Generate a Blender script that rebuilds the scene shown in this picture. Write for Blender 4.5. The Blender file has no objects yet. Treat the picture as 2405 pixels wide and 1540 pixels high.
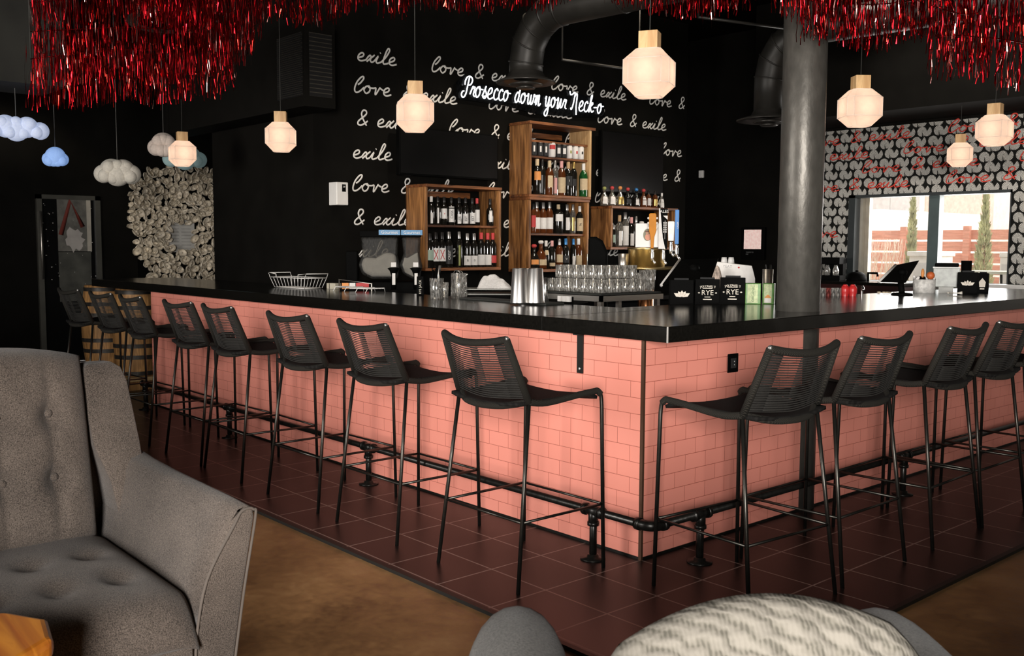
import bpy, bmesh, math, random
from mathutils import Vector, Matrix
S = bpy.context.scene
COL = S.collection
R = math.radians
random.seed(7)

# ------------------------------------------------------------ camera
FPX, YAW, PITCH, ROLL = 2306.06, 0.84776, -0.08400, 0.0045
CAM = Vector((2.8605, -3.3066, 1.4144))
fw = Vector((-math.sin(YAW)*math.cos(PITCH), math.cos(YAW)*math.cos(PITCH), math.sin(PITCH)))
r0 = Vector((math.cos(YAW), math.sin(YAW), 0)); u0 = r0.cross(fw)
rt = r0*math.cos(ROLL)+u0*math.sin(ROLL); up = u0*math.cos(ROLL)-r0*math.sin(ROLL)
cam = bpy.data.cameras.new('camera'); camo = bpy.data.objects.new('camera', cam); COL.objects.link(camo)
cam.sensor_width = 36; cam.lens = FPX/2405*36; cam.clip_end = 200
m = Matrix((rt, up, -fw)).transposed().to_4x4(); m.translation = CAM; camo.matrix_world = m
cam.dof.use_dof = True; cam.dof.focus_distance = 5.0; cam.dof.aperture_fstop = 9.0
S.camera = camo
def ray(x, y): return fw+rt*((x-1202.5)/FPX)+up*((770-y)/FPX)
def on(x, y, ax, v):            # photo point on an axis plane of the room
    d = ray(x, y); return CAM+d*((v-CAM[ax])/d[ax])
def at(x, y, dep): return CAM+ray(x, y)*dep

# ------------------------------------------------------------ world, light, exposure
S.view_settings.view_transform = 'Standard'; S.view_settings.look = 'None'
S.view_settings.gamma = 1; S.view_settings.exposure = 0.0; S.view_settings.use_curve_mapping = False
S.cycles.max_bounces = 8; S.cycles.transparent_max_bounces = 16; S.cycles.sample_clamp_indirect = 4
S.cycles.caustics_reflective = False; S.cycles.caustics_refractive = False
W = bpy.data.worlds.new('sky'); S.world = W; W.use_nodes = True
W.node_tree.nodes['Background'].inputs[0].default_value = (1, .97, .93, 1)
W.node_tree.nodes['Background'].inputs[1].default_value = 3.4
def light(name, kind, loc, target, power, color=(1, 1, 1), **kw):
    l = bpy.data.lights.new(name, kind); l.energy = power; l.color = color
    for k, v in kw.items(): setattr(l, k, v)
    o = bpy.data.objects.new(name, l); COL.objects.link(o); o.location = loc
    if target is not None: o.rotation_euler = (Vector(target)-Vector(loc)).to_track_quat('-Z', 'Y').to_euler()
    return o
# daylight through the big front window behind the camera
light('front_window_daylight', 'AREA', (5.4, -5.72, 1.8), (5.4, 0, 1.5), 1220, (1, .95, .9), shape='RECTANGLE', size=2.1, size_y=2.0)
light('front_window_daylight', 'AREA', (-2.6, -5.72, 1.9), (-2.6, 0, 1.6), 190, (1, .95, .9), shape='RECTANGLE', size=2.1, size_y=2.0)
# daylight through the patio window
light('patio_window_daylight', 'AREA', (-1.75, 6.75, 1.55), (-1.75, 0, 1.35), 60, (1, .97, .93), shape='RECTANGLE', size=1.5, size_y=.75)
# unseen spots added to brighten the lettered wall, shelves and inner bar
for i, (x, y, tx, ty, tz, p) in enumerate([(-2.5, 2.2, -4.2, 2.2, 1.6, 105), (-2.5, 3.4, -4.2, 3.4, 1.8, 105), (-2.5, 4.8, -4.2, 4.7, 1.6, 70), (-2.4, .5, -3.7, 1.2, 1.2, 40), (-1.9, 1.3, -1.9, 1.6, 1.0, 60)]):
    light('added_spot', 'SPOT', (x, y, 3.75), (tx, ty, tz), p, (1, .86, .7), spot_size=R(62), spot_blend=.8, shadow_soft_size=.06)
light('added_spot', 'SPOT', (-6.6, -.6, 3.75), (-9.4, -.2, 1.5), 700, (1, .88, .7), spot_size=R(50), spot_blend=.7, shadow_soft_size=.06)  # unseen spot added to brighten the shell art
light('added_spot', 'SPOT', (-1.3, 3.9, 3.75), (-1.2, 6.4, 1.9), 110, (1, .9, .8), spot_size=R(75), spot_blend=.8, shadow_soft_size=.06)  # unseen spot added to brighten the fan wallpaper

# ------------------------------------------------------------ materials
MATS = {}
def nt(name):
    mt = bpy.data.materials.new(name); mt.use_nodes = True
    return mt, mt.node_tree, mt.node_tree.nodes['Principled BSDF']
def N(t, typ, **kw):
    n = t.nodes.new(typ)
    for k, v in kw.items():
        if k.startswith('i_'): n.inputs[int(k[2:])].default_value = v
        else: setattr(n, k, v)
    return n
def rgb(c): return (c[0], c[1], c[2], 1)
def ramp(t, fac, stops):
    n = t.nodes.new('ShaderNodeValToRGB'); e = n.color_ramp.elements
    while len(e) < len(stops): e.new(.5)
    for k, (p, c) in enumerate(stops): e[k].position = p; e[k].color = rgb(c)
    t.links.new(fac, n.inputs[0]); return n.outputs[0]
def bump(t, p, h, st, dist=.01):
    b = N(t, 'ShaderNodeBump'); b.inputs['Strength'].default_value = st; b.inputs['Distance'].default_value = dist
    t.links.new(h, b.inputs['Height']); t.links.new(b.outputs[0], p.inputs['Normal'])
def P(name, col, rough=.5, metal=0., var=.12, scale=8., bumpk=0., emit=None, es=0., spec=.5, stretch=(1, 1, 1), coat=0, alpha=1, trans=0):
    """plain surface with a little procedural variation"""
    if name in MATS: return MATS[name]
    mt, t, p = nt(name)
    tc = N(t, 'ShaderNodeTexCoord'); mp = N(t, 'ShaderNodeMapping'); mp.inputs['Scale'].default_value = stretch
    t.links.new(tc.outputs['Object'], mp.inputs[0])
    nz = N(t, 'ShaderNodeTexNoise'); nz.inputs['Scale'].default_value = scale; nz.inputs['Detail'].default_value = 4
    t.links.new(mp.outputs[0], nz.inputs[0])
    c = ramp(t, nz.outputs[0], [(.3, tuple(v*(1-var) for v in col)), (.7, tuple(min(1, v*(1+var)) for v in col))])
    t.links.new(c, p.inputs['Base Color'])
    p.inputs['Roughness'].default_value = rough; p.inputs['Metallic'].default_value = metal
    p.inputs['Specular IOR Level'].default_value = spec; p.inputs['Coat Weight'].default_value = coat
    p.inputs['Alpha'].default_value = alpha; p.inputs['Transmission Weight'].default_value = trans
    if bumpk: bump(t, p, nz.outputs[0], bumpk)
    if emit: p.inputs['Emission Color'].default_value = rgb(emit); p.inputs['Emission Strength'].default_value = es
    MATS[name] = mt; return mt
def wood(name, c1, c2, axis=2, scale=3., rough=.5, coat=0.):
    if name in MATS: return MATS[name]
    mt, t, p = nt(name)
    tc = N(t, 'ShaderNodeTexCoord'); mp = N(t, 'ShaderNodeMapping')
    s = [9., 9., 9.]; s[axis] = .9; mp.inputs['Scale'].default_value = s
    t.links.new(tc.outputs['Object'], mp.inputs[0])
    nz = N(t, 'ShaderNodeTexNoise'); nz.inputs['Scale'].default_value = scale; nz.inputs['Detail'].default_value = 6; nz.inputs['Distortion'].default_value = 1.2
    t.links.new(mp.outputs[0], nz.inputs[0])
    c = ramp(t, nz.outputs[0], [(.3, c1), (.5, tuple((a+b)/2 for a, b in zip(c1, c2))), (.62, c2), (.72, c1)])
    t.links.new(c, p.inputs['Base Color']); p.inputs['Roughness'].default_value = rough; p.inputs['Coat Weight'].default_value = coat
    bump(t, p, nz.outputs[0], .15); MATS[name] = mt; return mt
def planar(t, axes):
    """vector built from two object axes, for brick textures on upright faces"""
    tc = N(t, 'ShaderNodeTexCoord'); sp = N(t, 'ShaderNodeSeparateXYZ'); cb = N(t, 'ShaderNodeCombineXYZ')
    t.links.new(tc.outputs['Object'], sp.inputs[0])
    t.links.new(sp.outputs[axes[0]], cb.inputs[0]); t.links.new(sp.outputs[axes[1]], cb.inputs[1])
    return cb.outputs[0]
def bricks(name, axes, w, h, c1, c2, mortar, msize, offset, rough, bumpk=.3, spec=.5, dirt=0.):
    mt, t, p = nt(name); v = planar(t, axes)
    b = N(t, 'ShaderNodeTexBrick', offset=offset, squash=1.)
    for k, x in (('Color1', rgb(c1)), ('Color2', rgb(c2)), ('Mortar', rgb(mortar)), ('Scale', 1.), ('Mortar Size', msize), ('Mortar Smooth', .1), ('Bias', 0.), ('Brick Width', w), ('Row Height', h)):
        b.inputs[k].default_value = x
    t.links.new(v, b.inputs['Vector']); out = b.outputs[0]
    if dirt:
        nz = N(t, 'ShaderNodeTexNoise'); nz.inputs['Scale'].default_value = 3.; nz.inputs['Detail'].default_value = 8
        mx = N(t, 'ShaderNodeMixRGB', blend_type='MULTIPLY'); mx.inputs[0].default_value = dirt
        t.links.new(v, nz.inputs[0]); t.links.new(out, mx.inputs[1]); t.links.new(nz.outputs[0], mx.inputs[2]); out = mx.outputs[0]
    t.links.new(out, p.inputs['Base Color']); p.inputs['Roughness'].default_value = rough; p.inputs['Specular IOR Level'].default_value = spec
    iv = N(t, 'ShaderNodeMath', operation='SUBTRACT'); iv.inputs[0].default_value = 1; t.links.new(b.outputs['Fac'], iv.inputs[1])
    bump(t, p, iv.outputs[0], bumpk, .003); MATS[name] = mt; return mt
def fabric(name, c1, c2, scale=260., bumpk=.5, wave=None):
    mt, t, p = nt(name); tc = N(t, 'ShaderNodeTexCoord')
    nz = N(t, 'ShaderNodeTexNoise'); nz.inputs['Scale'].default_value = scale; nz.inputs['Detail'].default_value = 2
    n2 = N(t, 'ShaderNodeTexNoise'); n2.inputs['Scale'].default_value = 5.
    t.links.new(tc.outputs['Object'], nz.inputs[0]); t.links.new(tc.outputs['Object'], n2.inputs[0])
    a = N(t, 'ShaderNodeMath', operation='MULTIPLY_ADD'); a.inputs[1].default_value = .35; t.links.new(n2.outputs[0], a.inputs[0]); t.links.new(nz.outputs[0], a.inputs[2])
    t.links.new(ramp(t, a.outputs[0], [(.45, c1), (.9, c2)]), p.inputs['Base Color'])
    p.inputs['Roughness'].default_value = .95; p.inputs['Specular IOR Level'].default_value = .1
    p.inputs['Sheen Weight'].default_value = .15
    h = nz.outputs[0]
    if wave:
        wv = N(t, 'ShaderNodeTexWave', bands_direction=wave[0]); wv.inputs['Scale'].default_value = wave[1]; wv.inputs['Distortion'].default_value = wave[2]
        wv.inputs['Detail'].default_value = 3
        t.links.new(tc.outputs['Object'], wv.inputs[0])
        mm = N(t, 'ShaderNodeMath', operation='MULTIPLY_ADD'); mm.inputs[1].default_value = wave[3]; t.links.new(wv.outputs[1], mm.inputs[0]); t.links.new(nz.outputs[0], mm.inputs[2]); h = mm.outputs[0]
    bump(t, p, h, bumpk, .004); MATS[name] = mt; return mt
def rope_mat(name, col, direction, scale):
    mt, t, p = nt(name); tc = N(t, 'ShaderNodeTexCoord')
    wv = N(t, 'ShaderNodeTexWave', bands_direction=direction); wv.inputs['Scale'].default_value = scale; wv.inputs['Distortion'].default_value = 1.5
    t.links.new(tc.outputs['Object'], wv.inputs[0])
    t.links.new(ramp(t, wv.outputs[1], [(.2, tuple(c*.5 for c in col)), (.8, col)]), p.inputs['Base Color'])
    p.inputs['Roughness'].default_value = .85; p.inputs['Specular IOR Level'].default_value = .2
    bump(t, p, wv.outputs[1], .6, .003); MATS[name] = mt; return mt
def glassy(name, tint, clear=.6, gloss=.28, rough=.05):
    """thin drinking glass: mostly see-through, some shine, sparkle streaks painted into the scatter"""
    mt = bpy.data.materials.new(name); mt.use_nodes = True; t = mt.node_tree; t.nodes.clear()
    o = N(t, 'ShaderNodeOutputMaterial'); tr = N(t, 'ShaderNodeBsdfTransparent'); gl = N(t, 'ShaderNodeBsdfGlossy'); df = N(t, 'ShaderNodeBsdfDiffuse')
    tr.inputs[0].default_value = rgb(tuple(min(1, .9*c+.1) for c in tint)); gl.inputs[0].default_value = (1, 1, 1, 1); gl.inputs[1].default_value = rough
    tc = N(t, 'ShaderNodeTexCoord'); mp = N(t, 'ShaderNodeMapping'); mp.inputs['Scale'].default_value = (1, 1, .22); nz = N(t, 'ShaderNodeTexNoise'); nz.inputs['Scale'].default_value = 170
    t.links.new(tc.outputs['Object'], mp.inputs[0]); t.links.new(mp.outputs[0], nz.inputs[0]); t.links.new(ramp(t, nz.outputs[0], [(.42, tuple(c*.2 for c in tint)), (.6, tint)]), df.inputs[0])  # upright noise streaks stand in for sparkle in the diffuse colour
    m1 = N(t, 'ShaderNodeMixShader'); m2 = N(t, 'ShaderNodeMixShader')
    m1.inputs[0].default_value = gloss/(1-clear); m2.inputs[0].default_value = clear
    t.links.new(df.outputs[0], m1.inputs[1]); t.links.new(gl.outputs[0], m1.inputs[2])
    t.links.new(m1.outputs[0], m2.inputs[1]); t.links.new(tr.outputs[0], m2.inputs[2]); t.links.new(m2.outputs[0], o.inputs[0])
    MATS[name] = mt; return mt

BLACKP = P('black_wall_paint', (.006, .0055, .0045), .8, var=.2, scale=4, spec=.06)
BLACKM = P('black_steel', (.012, .012, .010), .38, .4, var=.2)
LEG = P('stool_leg_steel', (.060, .057, .050), .36, .9, var=.15, scale=30)
BLACKPL = P('black_plastic', (.003, .003, .0028), .6, var=.1, spec=.03)
STONE = P('black_countertop', (.006, .0055, .0045), .16, var=.35, scale=90, spec=.6)
PIPE = P('black_iron_pipe', (.018, .017, .015), .32, .6, var=.3, scale=40, bumpk=.1)
CHROME = P('chrome', (.95, .93, .90), .32, 1, var=.05)
STEEL = P('brushed_steel', (.72, .68, .62), .38, 1, var=.1, stretch=(1, 1, 30))
COPPER = P('copper', (.75, .33, .14), .25, 1, var=.15)
BRASS = P('aged_brass', (.55, .42, .2), .35, 1, var=.2)
WHITE = P('white_paint', (.8, .78, .74), .45, var=.05)
PAPER = P('white_paper', (.82, .79, .75), .8, var=.06, scale=30)
LETTER = P('white_letter_paint', (.86, .84, .79), .7, var=.06)
RED = P('red_plastic', (.6, .03, .03), .35, var=.1)
WALNUT = wood('walnut', (.065, .022, .007), (.46, .205, .065), 2, 2.2, .5)
WALNUTH = wood('walnut_shelf', (.05, .016, .006), (.32, .115, .036), 1, 2.2, .45)
OAKC = wood('light_oak', (.45, .25, .10), (.68, .45, .22), 2, 3, .5)
ORANGEW = wood('orange_wood', (.42, .10, .012), (.75, .28, .03), 0, 2.0, .3, .3)
BARRELW = wood('barrel_oak', (.16, .075, .022), (.50, .26, .09), 2, 2.5, .6)
PINKL = bricks('pink_tile_left', (0, 2), .152, .0735, (.82, .30, .232), (.80, .288, .22), (.40, .10, .07), .0013, .5, .42, spec=.35)
PINKR = bricks('pink_tile_right', (1, 2), .152, .0735, (.82, .30, .232), (.80, .288, .22), (.40, .10, .07), .0013, .5, .42, spec=.35)
TILE = bricks('dark_floor_tile', (0, 1), .345, .2955, (.017, .0098, .0082), (.0145, .009, .0078), (.26, .20, .17), .0042, 0., .36, .25, .35, dirt=.5)
FRAMEG = P('dark_window_frame', (.02, .025, .026), .5)
GLASS = glassy('clear_glass', (.95, .93, .88), .50, .24, .12)
PANE = glassy('window_pane', (.95, .95, .95), .93, .06)
BOTDARK = P('dark_bottle_glass', (.010, .009, .007), .08, var=.2, spec=.8)
BOTGREEN = P('green_bottle_glass', (.01, .085, .02), .08, var=.2, spec=.8)
BOTAMBER = P('amber_bottle_glass', (.10, .028, .008), .08, var=.2, spec=.8)
BOTCLEAR = glassy('clear_bottle_glass', (.75, .72, .65), .6, .25)
TAN = P('tan_paper', (.62, .48, .30), .7, var=.1, scale=30)
RUBBER = P('black_rubber_mat', (.018, .019, .016), .7, var=.2, scale=50, bumpk=.3)

# ------------------------------------------------------------ mesh helpers
class MB:
    def __init__(s): s.v = []; s.f = []; s.mi = []; s.sm = []
    def add(s, vs, fs, mi=0, smooth=False):
        o = len(s.v); s.v += [tuple(x) for x in vs]
        for f in fs: s.f.append([i+o for i in f]); s.mi.append(mi); s.sm.append(smooth)
        return s
    def box(s, a, b, mi=0, M=None):
        x0, y0, z0 = a; x1, y1, z1 = b
        v = [Vector(p) for p in ((x0, y0, z0), (x1, y0, z0), (x1, y1, z0), (x0, y1, z0), (x0, y0, z1), (x1, y0, z1), (x1, y1, z1), (x0, y1, z1))]
        if M is not None: v = [M @ p for p in v]
        return s.add(v, [(0, 3, 2, 1), (4, 5, 6, 7), (0, 1, 5, 4), (1, 2, 6, 5), (2, 3, 7, 6), (3, 0, 4, 7)], mi)
    def lathe(s, prof, n=20, c=(0, 0, 0), mi=0, M=None, caps=True, smooth=True, a0=0., a1=2*math.pi, sx=1., sy=1.):
        full = abs(a1-a0-2*math.pi) < 1e-6; k = n if full else n+1; vs = []; fs = []
        for (r, z) in prof:
            for i in range(k):
                a = a0+(a1-a0)*i/n; p = Vector((c[0]+r*sx*math.cos(a), c[1]+r*sy*math.sin(a), c[2]+z)); vs.append(M @ p if M is not None else p)
        for j in range(len(prof)-1):
            for i in range(n): i2 = (i+1) % k; fs.append((j*k+i, j*k+i2, (j+1)*k+i2, (j+1)*k+i))
        if caps and full:
            if prof[0][0] > 1e-6: fs.append(tuple(range(k-1, -1, -1)))
            if prof[-1][0] > 1e-6: fs.append(tuple((len(prof)-1)*k+i for i in range(k)))
        return s.add(vs, fs, mi, smooth)
    def cyl(s, a, b, r, n=12, mi=0, r2=None): return s.tube([a, b], [r, r if r2 is None else r2], n, mi)
    def tube(s, path, r, n=8, mi=0, closed=False, caps=True, flat=1., nrm=None):
        P_ = [Vector(p) for p in path]; m_ = len(P_); rs = r if isinstance(r, (list, tuple)) else [r]*m_
        vs = []; fs = []; pu = None
        for i, p in enumerate(P_):
            a = P_[(i-1) % m_] if (closed or i > 0) else p; b = P_[(i+1) % m_] if (closed or i < m_-1) else p
            t = (b-a)
            t = t.normalized() if t.length > 1e-9 else Vector((0, 0, 1))
            if nrm is not None: pu = Vector(nrm)
            elif pu is None: pu = Vector((0, 0, 1)) if abs(t.z) < .9 else Vector((1, 0, 0))
            u_ = (pu-t*pu.dot(t))
            u_ = u_.normalized() if u_.length > 1e-6 else t.orthogonal().normalized()
            w_ = t.cross(u_); pu = u_
            for k in range(n):
                an = 2*math.pi*k/n; vs.append(p+(u_*math.cos(an)*flat+w_*math.sin(an))*rs[i])
        q = m_ if closed else m_-1
        for i in range(q):
            j = (i+1) % m_
            for k in range(n): k2 = (k+1) % n; fs.append((i*n+k, i*n+k2, j*n+k2, j*n+k))
        if caps and not closed: fs.append(tuple(range(n-1, -1, -1))); fs.append(tuple((m_-1)*n+k for k in range(n)))
        return s.add(vs, fs, mi, True)
    def prism(s, poly, axis, a, b, mi=0):
        """closed 2-D outline pushed along an axis (poly in the other two axes, in order)"""
        def mk(p, h):
            if axis == 0: return (h, p[0], p[1])
            if axis == 1: return (p[0], h, p[1])
            return (p[0], p[1], h)
        n = len(poly); vs = [mk(p, a) for p in poly]+[mk(p, b) for p in poly]
        fs = [tuple(range(n)), tuple(range(2*n-1, n-1, -1))]+[(i, n+i, n+(i+1) % n, (i+1) % n) for i in range(n)]
        return s.add(vs, fs, mi)
    def ball(s, c, r, n=14, m_=8, mi=0, sc=(1, 1, 1)):
        vs = []; fs = []
        for j in range(m_+1):
            th = math.pi*j/m_
            for i in range(n):
                ph = 2*math.pi*i/n; vs.append((c[0]+r*sc[0]*math.sin(th)*math.cos(ph), c[1]+r*sc[1]*math.sin(th)*math.sin(ph), c[2]+r*sc[2]*math.cos(th)))
        for j in range(m_):
            for i in range(n): i2 = (i+1) % n; fs.append((j*n+i, (j+1)*n+i, (j+1)*n+i2, j*n+i2))
        return s.add(vs, fs, mi, True)
    def build(s, name, mat, parent=None, bevel=0., seg=2, subsurf=0, loc=None):
        me = bpy.data.meshes.new(name); me.from_pydata(s.v, [], s.f)
        for mt in (mat if isinstance(mat, (list, tuple)) else [mat]): me.materials.append(mt)
        me.polygons.foreach_set('material_index', s.mi); me.polygons.foreach_set('use_smooth', s.sm)
        bm = bmesh.new(); bm.from_mesh(me); bmesh.ops.remove_doubles(bm, verts=bm.verts, dist=1e-6)
        bmesh.ops.recalc_face_normals(bm, faces=bm.faces); bm.to_mesh(me); bm.free(); me.update()
        o = bpy.data.objects.new(name, me); COL.objects.link(o)
        if parent is not None: o.parent = parent
        if loc is not None: o.location = loc
        if bevel:
            b = o.modifiers.new('edge', 'BEVEL'); b.width = bevel; b.segments = seg; b.limit_method = 'ANGLE'; b.angle_limit = R(40)
        if subsurf:
            b = o.modifiers.new('smooth', 'SUBSURF'); b.levels = b.render_levels = subsurf
        return o
def tag(o, label, cat, group=None):
    o['label'] = label; o['category'] = cat
    if group: o['group'] = group
    return o
def thing(name, label, cat, loc=(0, 0, 0), rz=0., group=None):
    o = bpy.data.objects.new(name, None); COL.objects.link(o); o.empty_display_size = .05
    o.location = loc; o.rotation_euler = (0, 0, rz); return tag(o, label, cat, group)
def struct(o): o['kind'] = 'structure'; return o
def dup(root, loc, rz, label=None, group=None):
    def cp(o, par):
        c = o.copy(); COL.objects.link(c)
        if par is not None: c.parent = par
        for ch in list(o.children): cp(ch, c)
        return c
    c = cp(root, None); c.location = loc; c.rotation_euler = (0, 0, rz)
    if label: c['label'] = label
    if group: c['group'] = group
    return c
ORD = ['first', 'second', 'third', 'fourth', 'fifth', 'sixth', 'seventh', 'eighth', 'ninth', 'tenth', 'eleventh', 'twelfth']
def smooth_path(pts, k=5):
    P_ = [Vector(p) for p in pts]
    if len(P_) < 3: return P_
    out = []
    for i in range(len(P_)-1):
        a = P_[max(i-1, 0)]; b = P_[i]; c = P_[i+1]; d = P_[min(i+2, len(P_)-1)]
        for j in range(k):
            t = j/k; out.append(.5*((2*b)+(c-a)*t+(2*a-5*b+4*c-d)*t*t+(3*b-a-3*c+d)*t**3))
    out.append(P_[-1]); return out

# ------------------------------------------------------------ hand-lettering
G = {  # single-stroke script, x-height = 1 : (advance, strokes)
 'l': (1.0, [[(.3, .95), (.55, 1.2), (.82, 1.75), (.74, 2.02), (.5, 1.85), (.18, 1.25), (.04, .55), (.1, .12), (.32, 0), (.65, .22), (1.0, .72)]]),
 'k': (.95, [[(0, .2), (.3, .9), (.45, 1.5), (.38, 1.65), (.28, 1.4), (.2, 0)], [(.22, .5), (.6, .95), (.7, .8), (.35, .5), (.7, .05), (1.0, .2)]]),
 'L': (.8, [[(0, .2), (.45, .95), (.72, 1.75), (.6, 2.02), (.42, 1.7), (.2, .5), (.3, .02), (.8, .2)]]),
 'o': (1.05, [[(.55, .95), (.2, .85), (.02, .4), (.3, 0), (.62, .3), (.62, .78), (.42, .92), (.55, .74), (1.05, .74)]]),
 'v': (1.05, [[(0, .74), (.2, .78), (.2, .1), (.3, .05), (.62, .88), (.68, .8), (1.05, .6)]]),
 'e': (.9, [[(0, .3), (.5, .55), (.6, .85), (.4, 1.0), (.1, .7), (.08, .2), (.4, 0), (.9, .2)]]),
 'x': (.9, [[(0, .2), (.3, .78), (.48, .72), (.48, .2), (.65, .02), (.9, .2)], [(.85, .95), (.5, .5), (.1, 0)]]),
 'i': (.75, [[(0, .2), (.35, .88), (.2, .25), (.35, 0), (.75, .2)], [(.5, 1.25), (.55, 1.33)]]),
 '&': (1.3, [[(1.0, 0), (.55, .75), (.3, 1.4), (.42, 1.85), (.72, 1.82), (.8, 1.45), (.5, 1.0), (.1, .5), (.08, .12), (.4, 0), (.8, .3), (1.05, .6)]]),
 ' ': (.7, []),
 'P': (1.1, [[(.22, .95), (.2, 1.3), (.45, 1.66), (.9, 1.7), (1.2, 1.42), (1.05, 1.05), (.75, .95), (.6, 1.0)], [(.72, 1.66), (.62, .9), (.5, .15), (.2, -.15), (-.1, .05), (.0, .35), (.2, .4)]]),
 'r': (.75, [[(0, .2), (.3, .9), (.4, .75), (.6, .85), (.5, .2), (.75, .05)]]),
 's': (.75, [[(0, .2), (.4, 1.05), (.3, .8), (.6, .35), (.4, 0), (.1, .15), (.75, .2)]]),
 'c': (.75, [[(.6, .8), (.4, 1.0), (.1, .7), (.1, .2), (.4, 0), (.75, .2)]]),
 'd': (.95, [[(.6, .8), (.35, .95), (.05, .4), (.3, 0), (.6, .4), (.72, 1.65), (.62, .3), (.95, .1)]]),
 'w': (1.25, [[(0, .8), (.1, .95), (.12, .2), (.28, 0), (.48, .3), (.54, .9), (.56, .2), (.72, 0), (.95, .35), (1.0, .95), (1.25, .75)]]),
 'n': (.95, [[(0, .2), (.2, .95), (.2, 0), (.4, .8), (.6, .9), (.6, .1), (.75, 0), (.95, .2)]]),
 'y': (.95, [[(0, .7), (.12, .95), (.12, .3), (.28, .02), (.52, .3), (.62, .95), (.62, -.4), (.45, -.85), (.15, -.75), (.2, -.4), (.95, .25)]]),
 'u': (.9, [[(0, .8), (.12, .95), (.12, .15), (.3, 0), (.6, .9), (.6, .1), (.9, .15)]]),
 'N': (1.45, [[(-.45, 1.75), (-.3, 1.45), (0, 1.45), (.35, 1.7), (.5, 1.5), (.4, .6), (.2, .05), (.05, .2)], [(.5, 1.3), (.75, 1.6), (.9, 1.4), (.95, .4), (1.15, -.4)]]),
 '-': (.7, [[(.05, .5), (.6, .55)]]),
}
def script(mb, text, org, ux, uz, xh, sx, wid, nrm, mi=0, clip=None, flat=.15):
    """lay a line of script along ux (unit), uz up; the pen stays flat against nrm"""
    x = 0.; org = Vector(org); ux = Vector(ux); uz = Vector(uz)
    for k, ch in enumerate(text):
        g = 'L' if (ch == 'l' and k > 0 and text[k-1] == 'i') else ch
        adv, st = G.get(g, G[' '])
        for s_ in st:
            pts = [org+ux*((x+px)*xh*sx+(pz*.18*xh))+uz*(pz*xh) for px, pz in s_]
            if clip and not (clip[0] < pts[0].dot(ux) < clip[1] and clip[0] < pts[-1].dot(ux) < clip[1]): continue
            mb.tube(smooth_path(pts, 4), wid/2, 6, mi, flat=flat, nrm=nrm)
        x += adv
    return x*xh*sx
def words(mb, text, org, ux, uz, size, nrm, mi=0, align='CENTER', depth=.0008):
    """block lettering in Blender's own font, turned to mesh"""
    cu = bpy.data.curves.new('t', 'FONT'); cu.body = text; cu.size = size; cu.align_x = align; cu.align_y = 'CENTER'; cu.extrude = depth; cu.resolution_u = 2
    ob = bpy.data.objects.new('t', cu); COL.objects.link(ob)
    bpy.context.view_layer.update()
    ev = ob.evaluated_get(bpy.context.evaluated_depsgraph_get()); me = ev.to_mesh()
    org, ux, uz, nrm = Vector(org), Vector(ux), Vector(uz), Vector(nrm)
    mb.add([org+ux*v.co.x+uz*v.co.y+nrm*v.co.z for v in me.vertices], [list(p.vertices) for p in me.polygons], mi)
    ev.to_mesh_clear(); bpy.data.objects.remove(ob); bpy.data.curves.remove(cu)
    return mb

# ============================================================ the setting
def expr(t, op, *a):
    n = N(t, 'ShaderNodeMath', operation=op)
    for k, x in enumerate(a):
        if isinstance(x, (int, float)): n.inputs[k].default_value = x
        else: t.links.new(x, n.inputs[k])
    return n.outputs[0]
def fan_paper():
    mt, t, p = nt('fan_wallpaper')
    tc = N(t, 'ShaderNodeTexCoord'); sp = N(t, 'ShaderNodeSeparateXYZ'); t.links.new(tc.outputs['Object'], sp.inputs[0])
    X, Z = sp.outputs[0], sp.outputs[2]; pt, rp, r = .17, .097, .0485
    E = lambda op, *a: expr(t, op, *a)
    row = E('FLOOR', E('DIVIDE', Z, rp)); zz = E('SUBTRACT', Z, E('MULTIPLY', E('ADD', row, .5), rp))
    odd = E('ABSOLUTE', E('MODULO', row, 2.)); xx = E('ADD', E('ADD', X, 20.), E('MULTIPLY', odd, pt*.32))
    sx = E('MULTIPLY', E('FRACT', E('DIVIDE', xx, pt)), pt)
    def fan(cx, a_mid, half):
        dx = E('SUBTRACT', sx, cx); ang = E('ARCTAN2', zz, dx)
        d = E('SQRT', E('ADD', E('MULTIPLY', dx, dx), E('MULTIPLY', zz, zz)))
        inside = E('LESS_THAN', d, r)
        off = E('ABSOLUTE', E('WRAP', E('SUBTRACT', ang, a_mid), math.pi, -math.pi))
        open_ = E('GREATER_THAN', off, half)
        st = E('GREATER_THAN', E('FRACT', E('MULTIPLY', ang, 20/(2*math.pi))), .30)
        return E('MULTIPLY', inside, open_), st
    mA, sA = fan(.35*pt, R(-62), R(28)); mB, sB = fan(.655*pt, R(92), R(32))
    dia = E('LESS_THAN', E('ADD', E('ABSOLUTE', E('SUBTRACT', sx, .47*pt)), E('ABSOLUTE', E('ADD', zz, .033))), .017)
    v = E('ADD', E('MULTIPLY', mB, sB), E('MULTIPLY', E('SUBTRACT', 1., mB), E('ADD', E('MULTIPLY', mA, sA), E('MULTIPLY', E('MULTIPLY', E('SUBTRACT', 1., mA), dia), .3))))
    nz = N(t, 'ShaderNodeTexNoise'); nz.inputs['Scale'].default_value = 7.; t.links.new(tc.outputs['Object'], nz.inputs[0])
    v2 = E('MULTIPLY', v, E('ADD', .8, E('MULTIPLY', nz.outputs[0], .3)))
    t.links.new(ramp(t, v2, [(0, (.008, .008, .007)), (1, (.60, .58, .53))]), p.inputs['Base Color'])
    p.inputs['Roughness'].default_value = .8; p.inputs['Specular IOR Level'].default_value = .15
    return mt
FANS = fan_paper()
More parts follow.
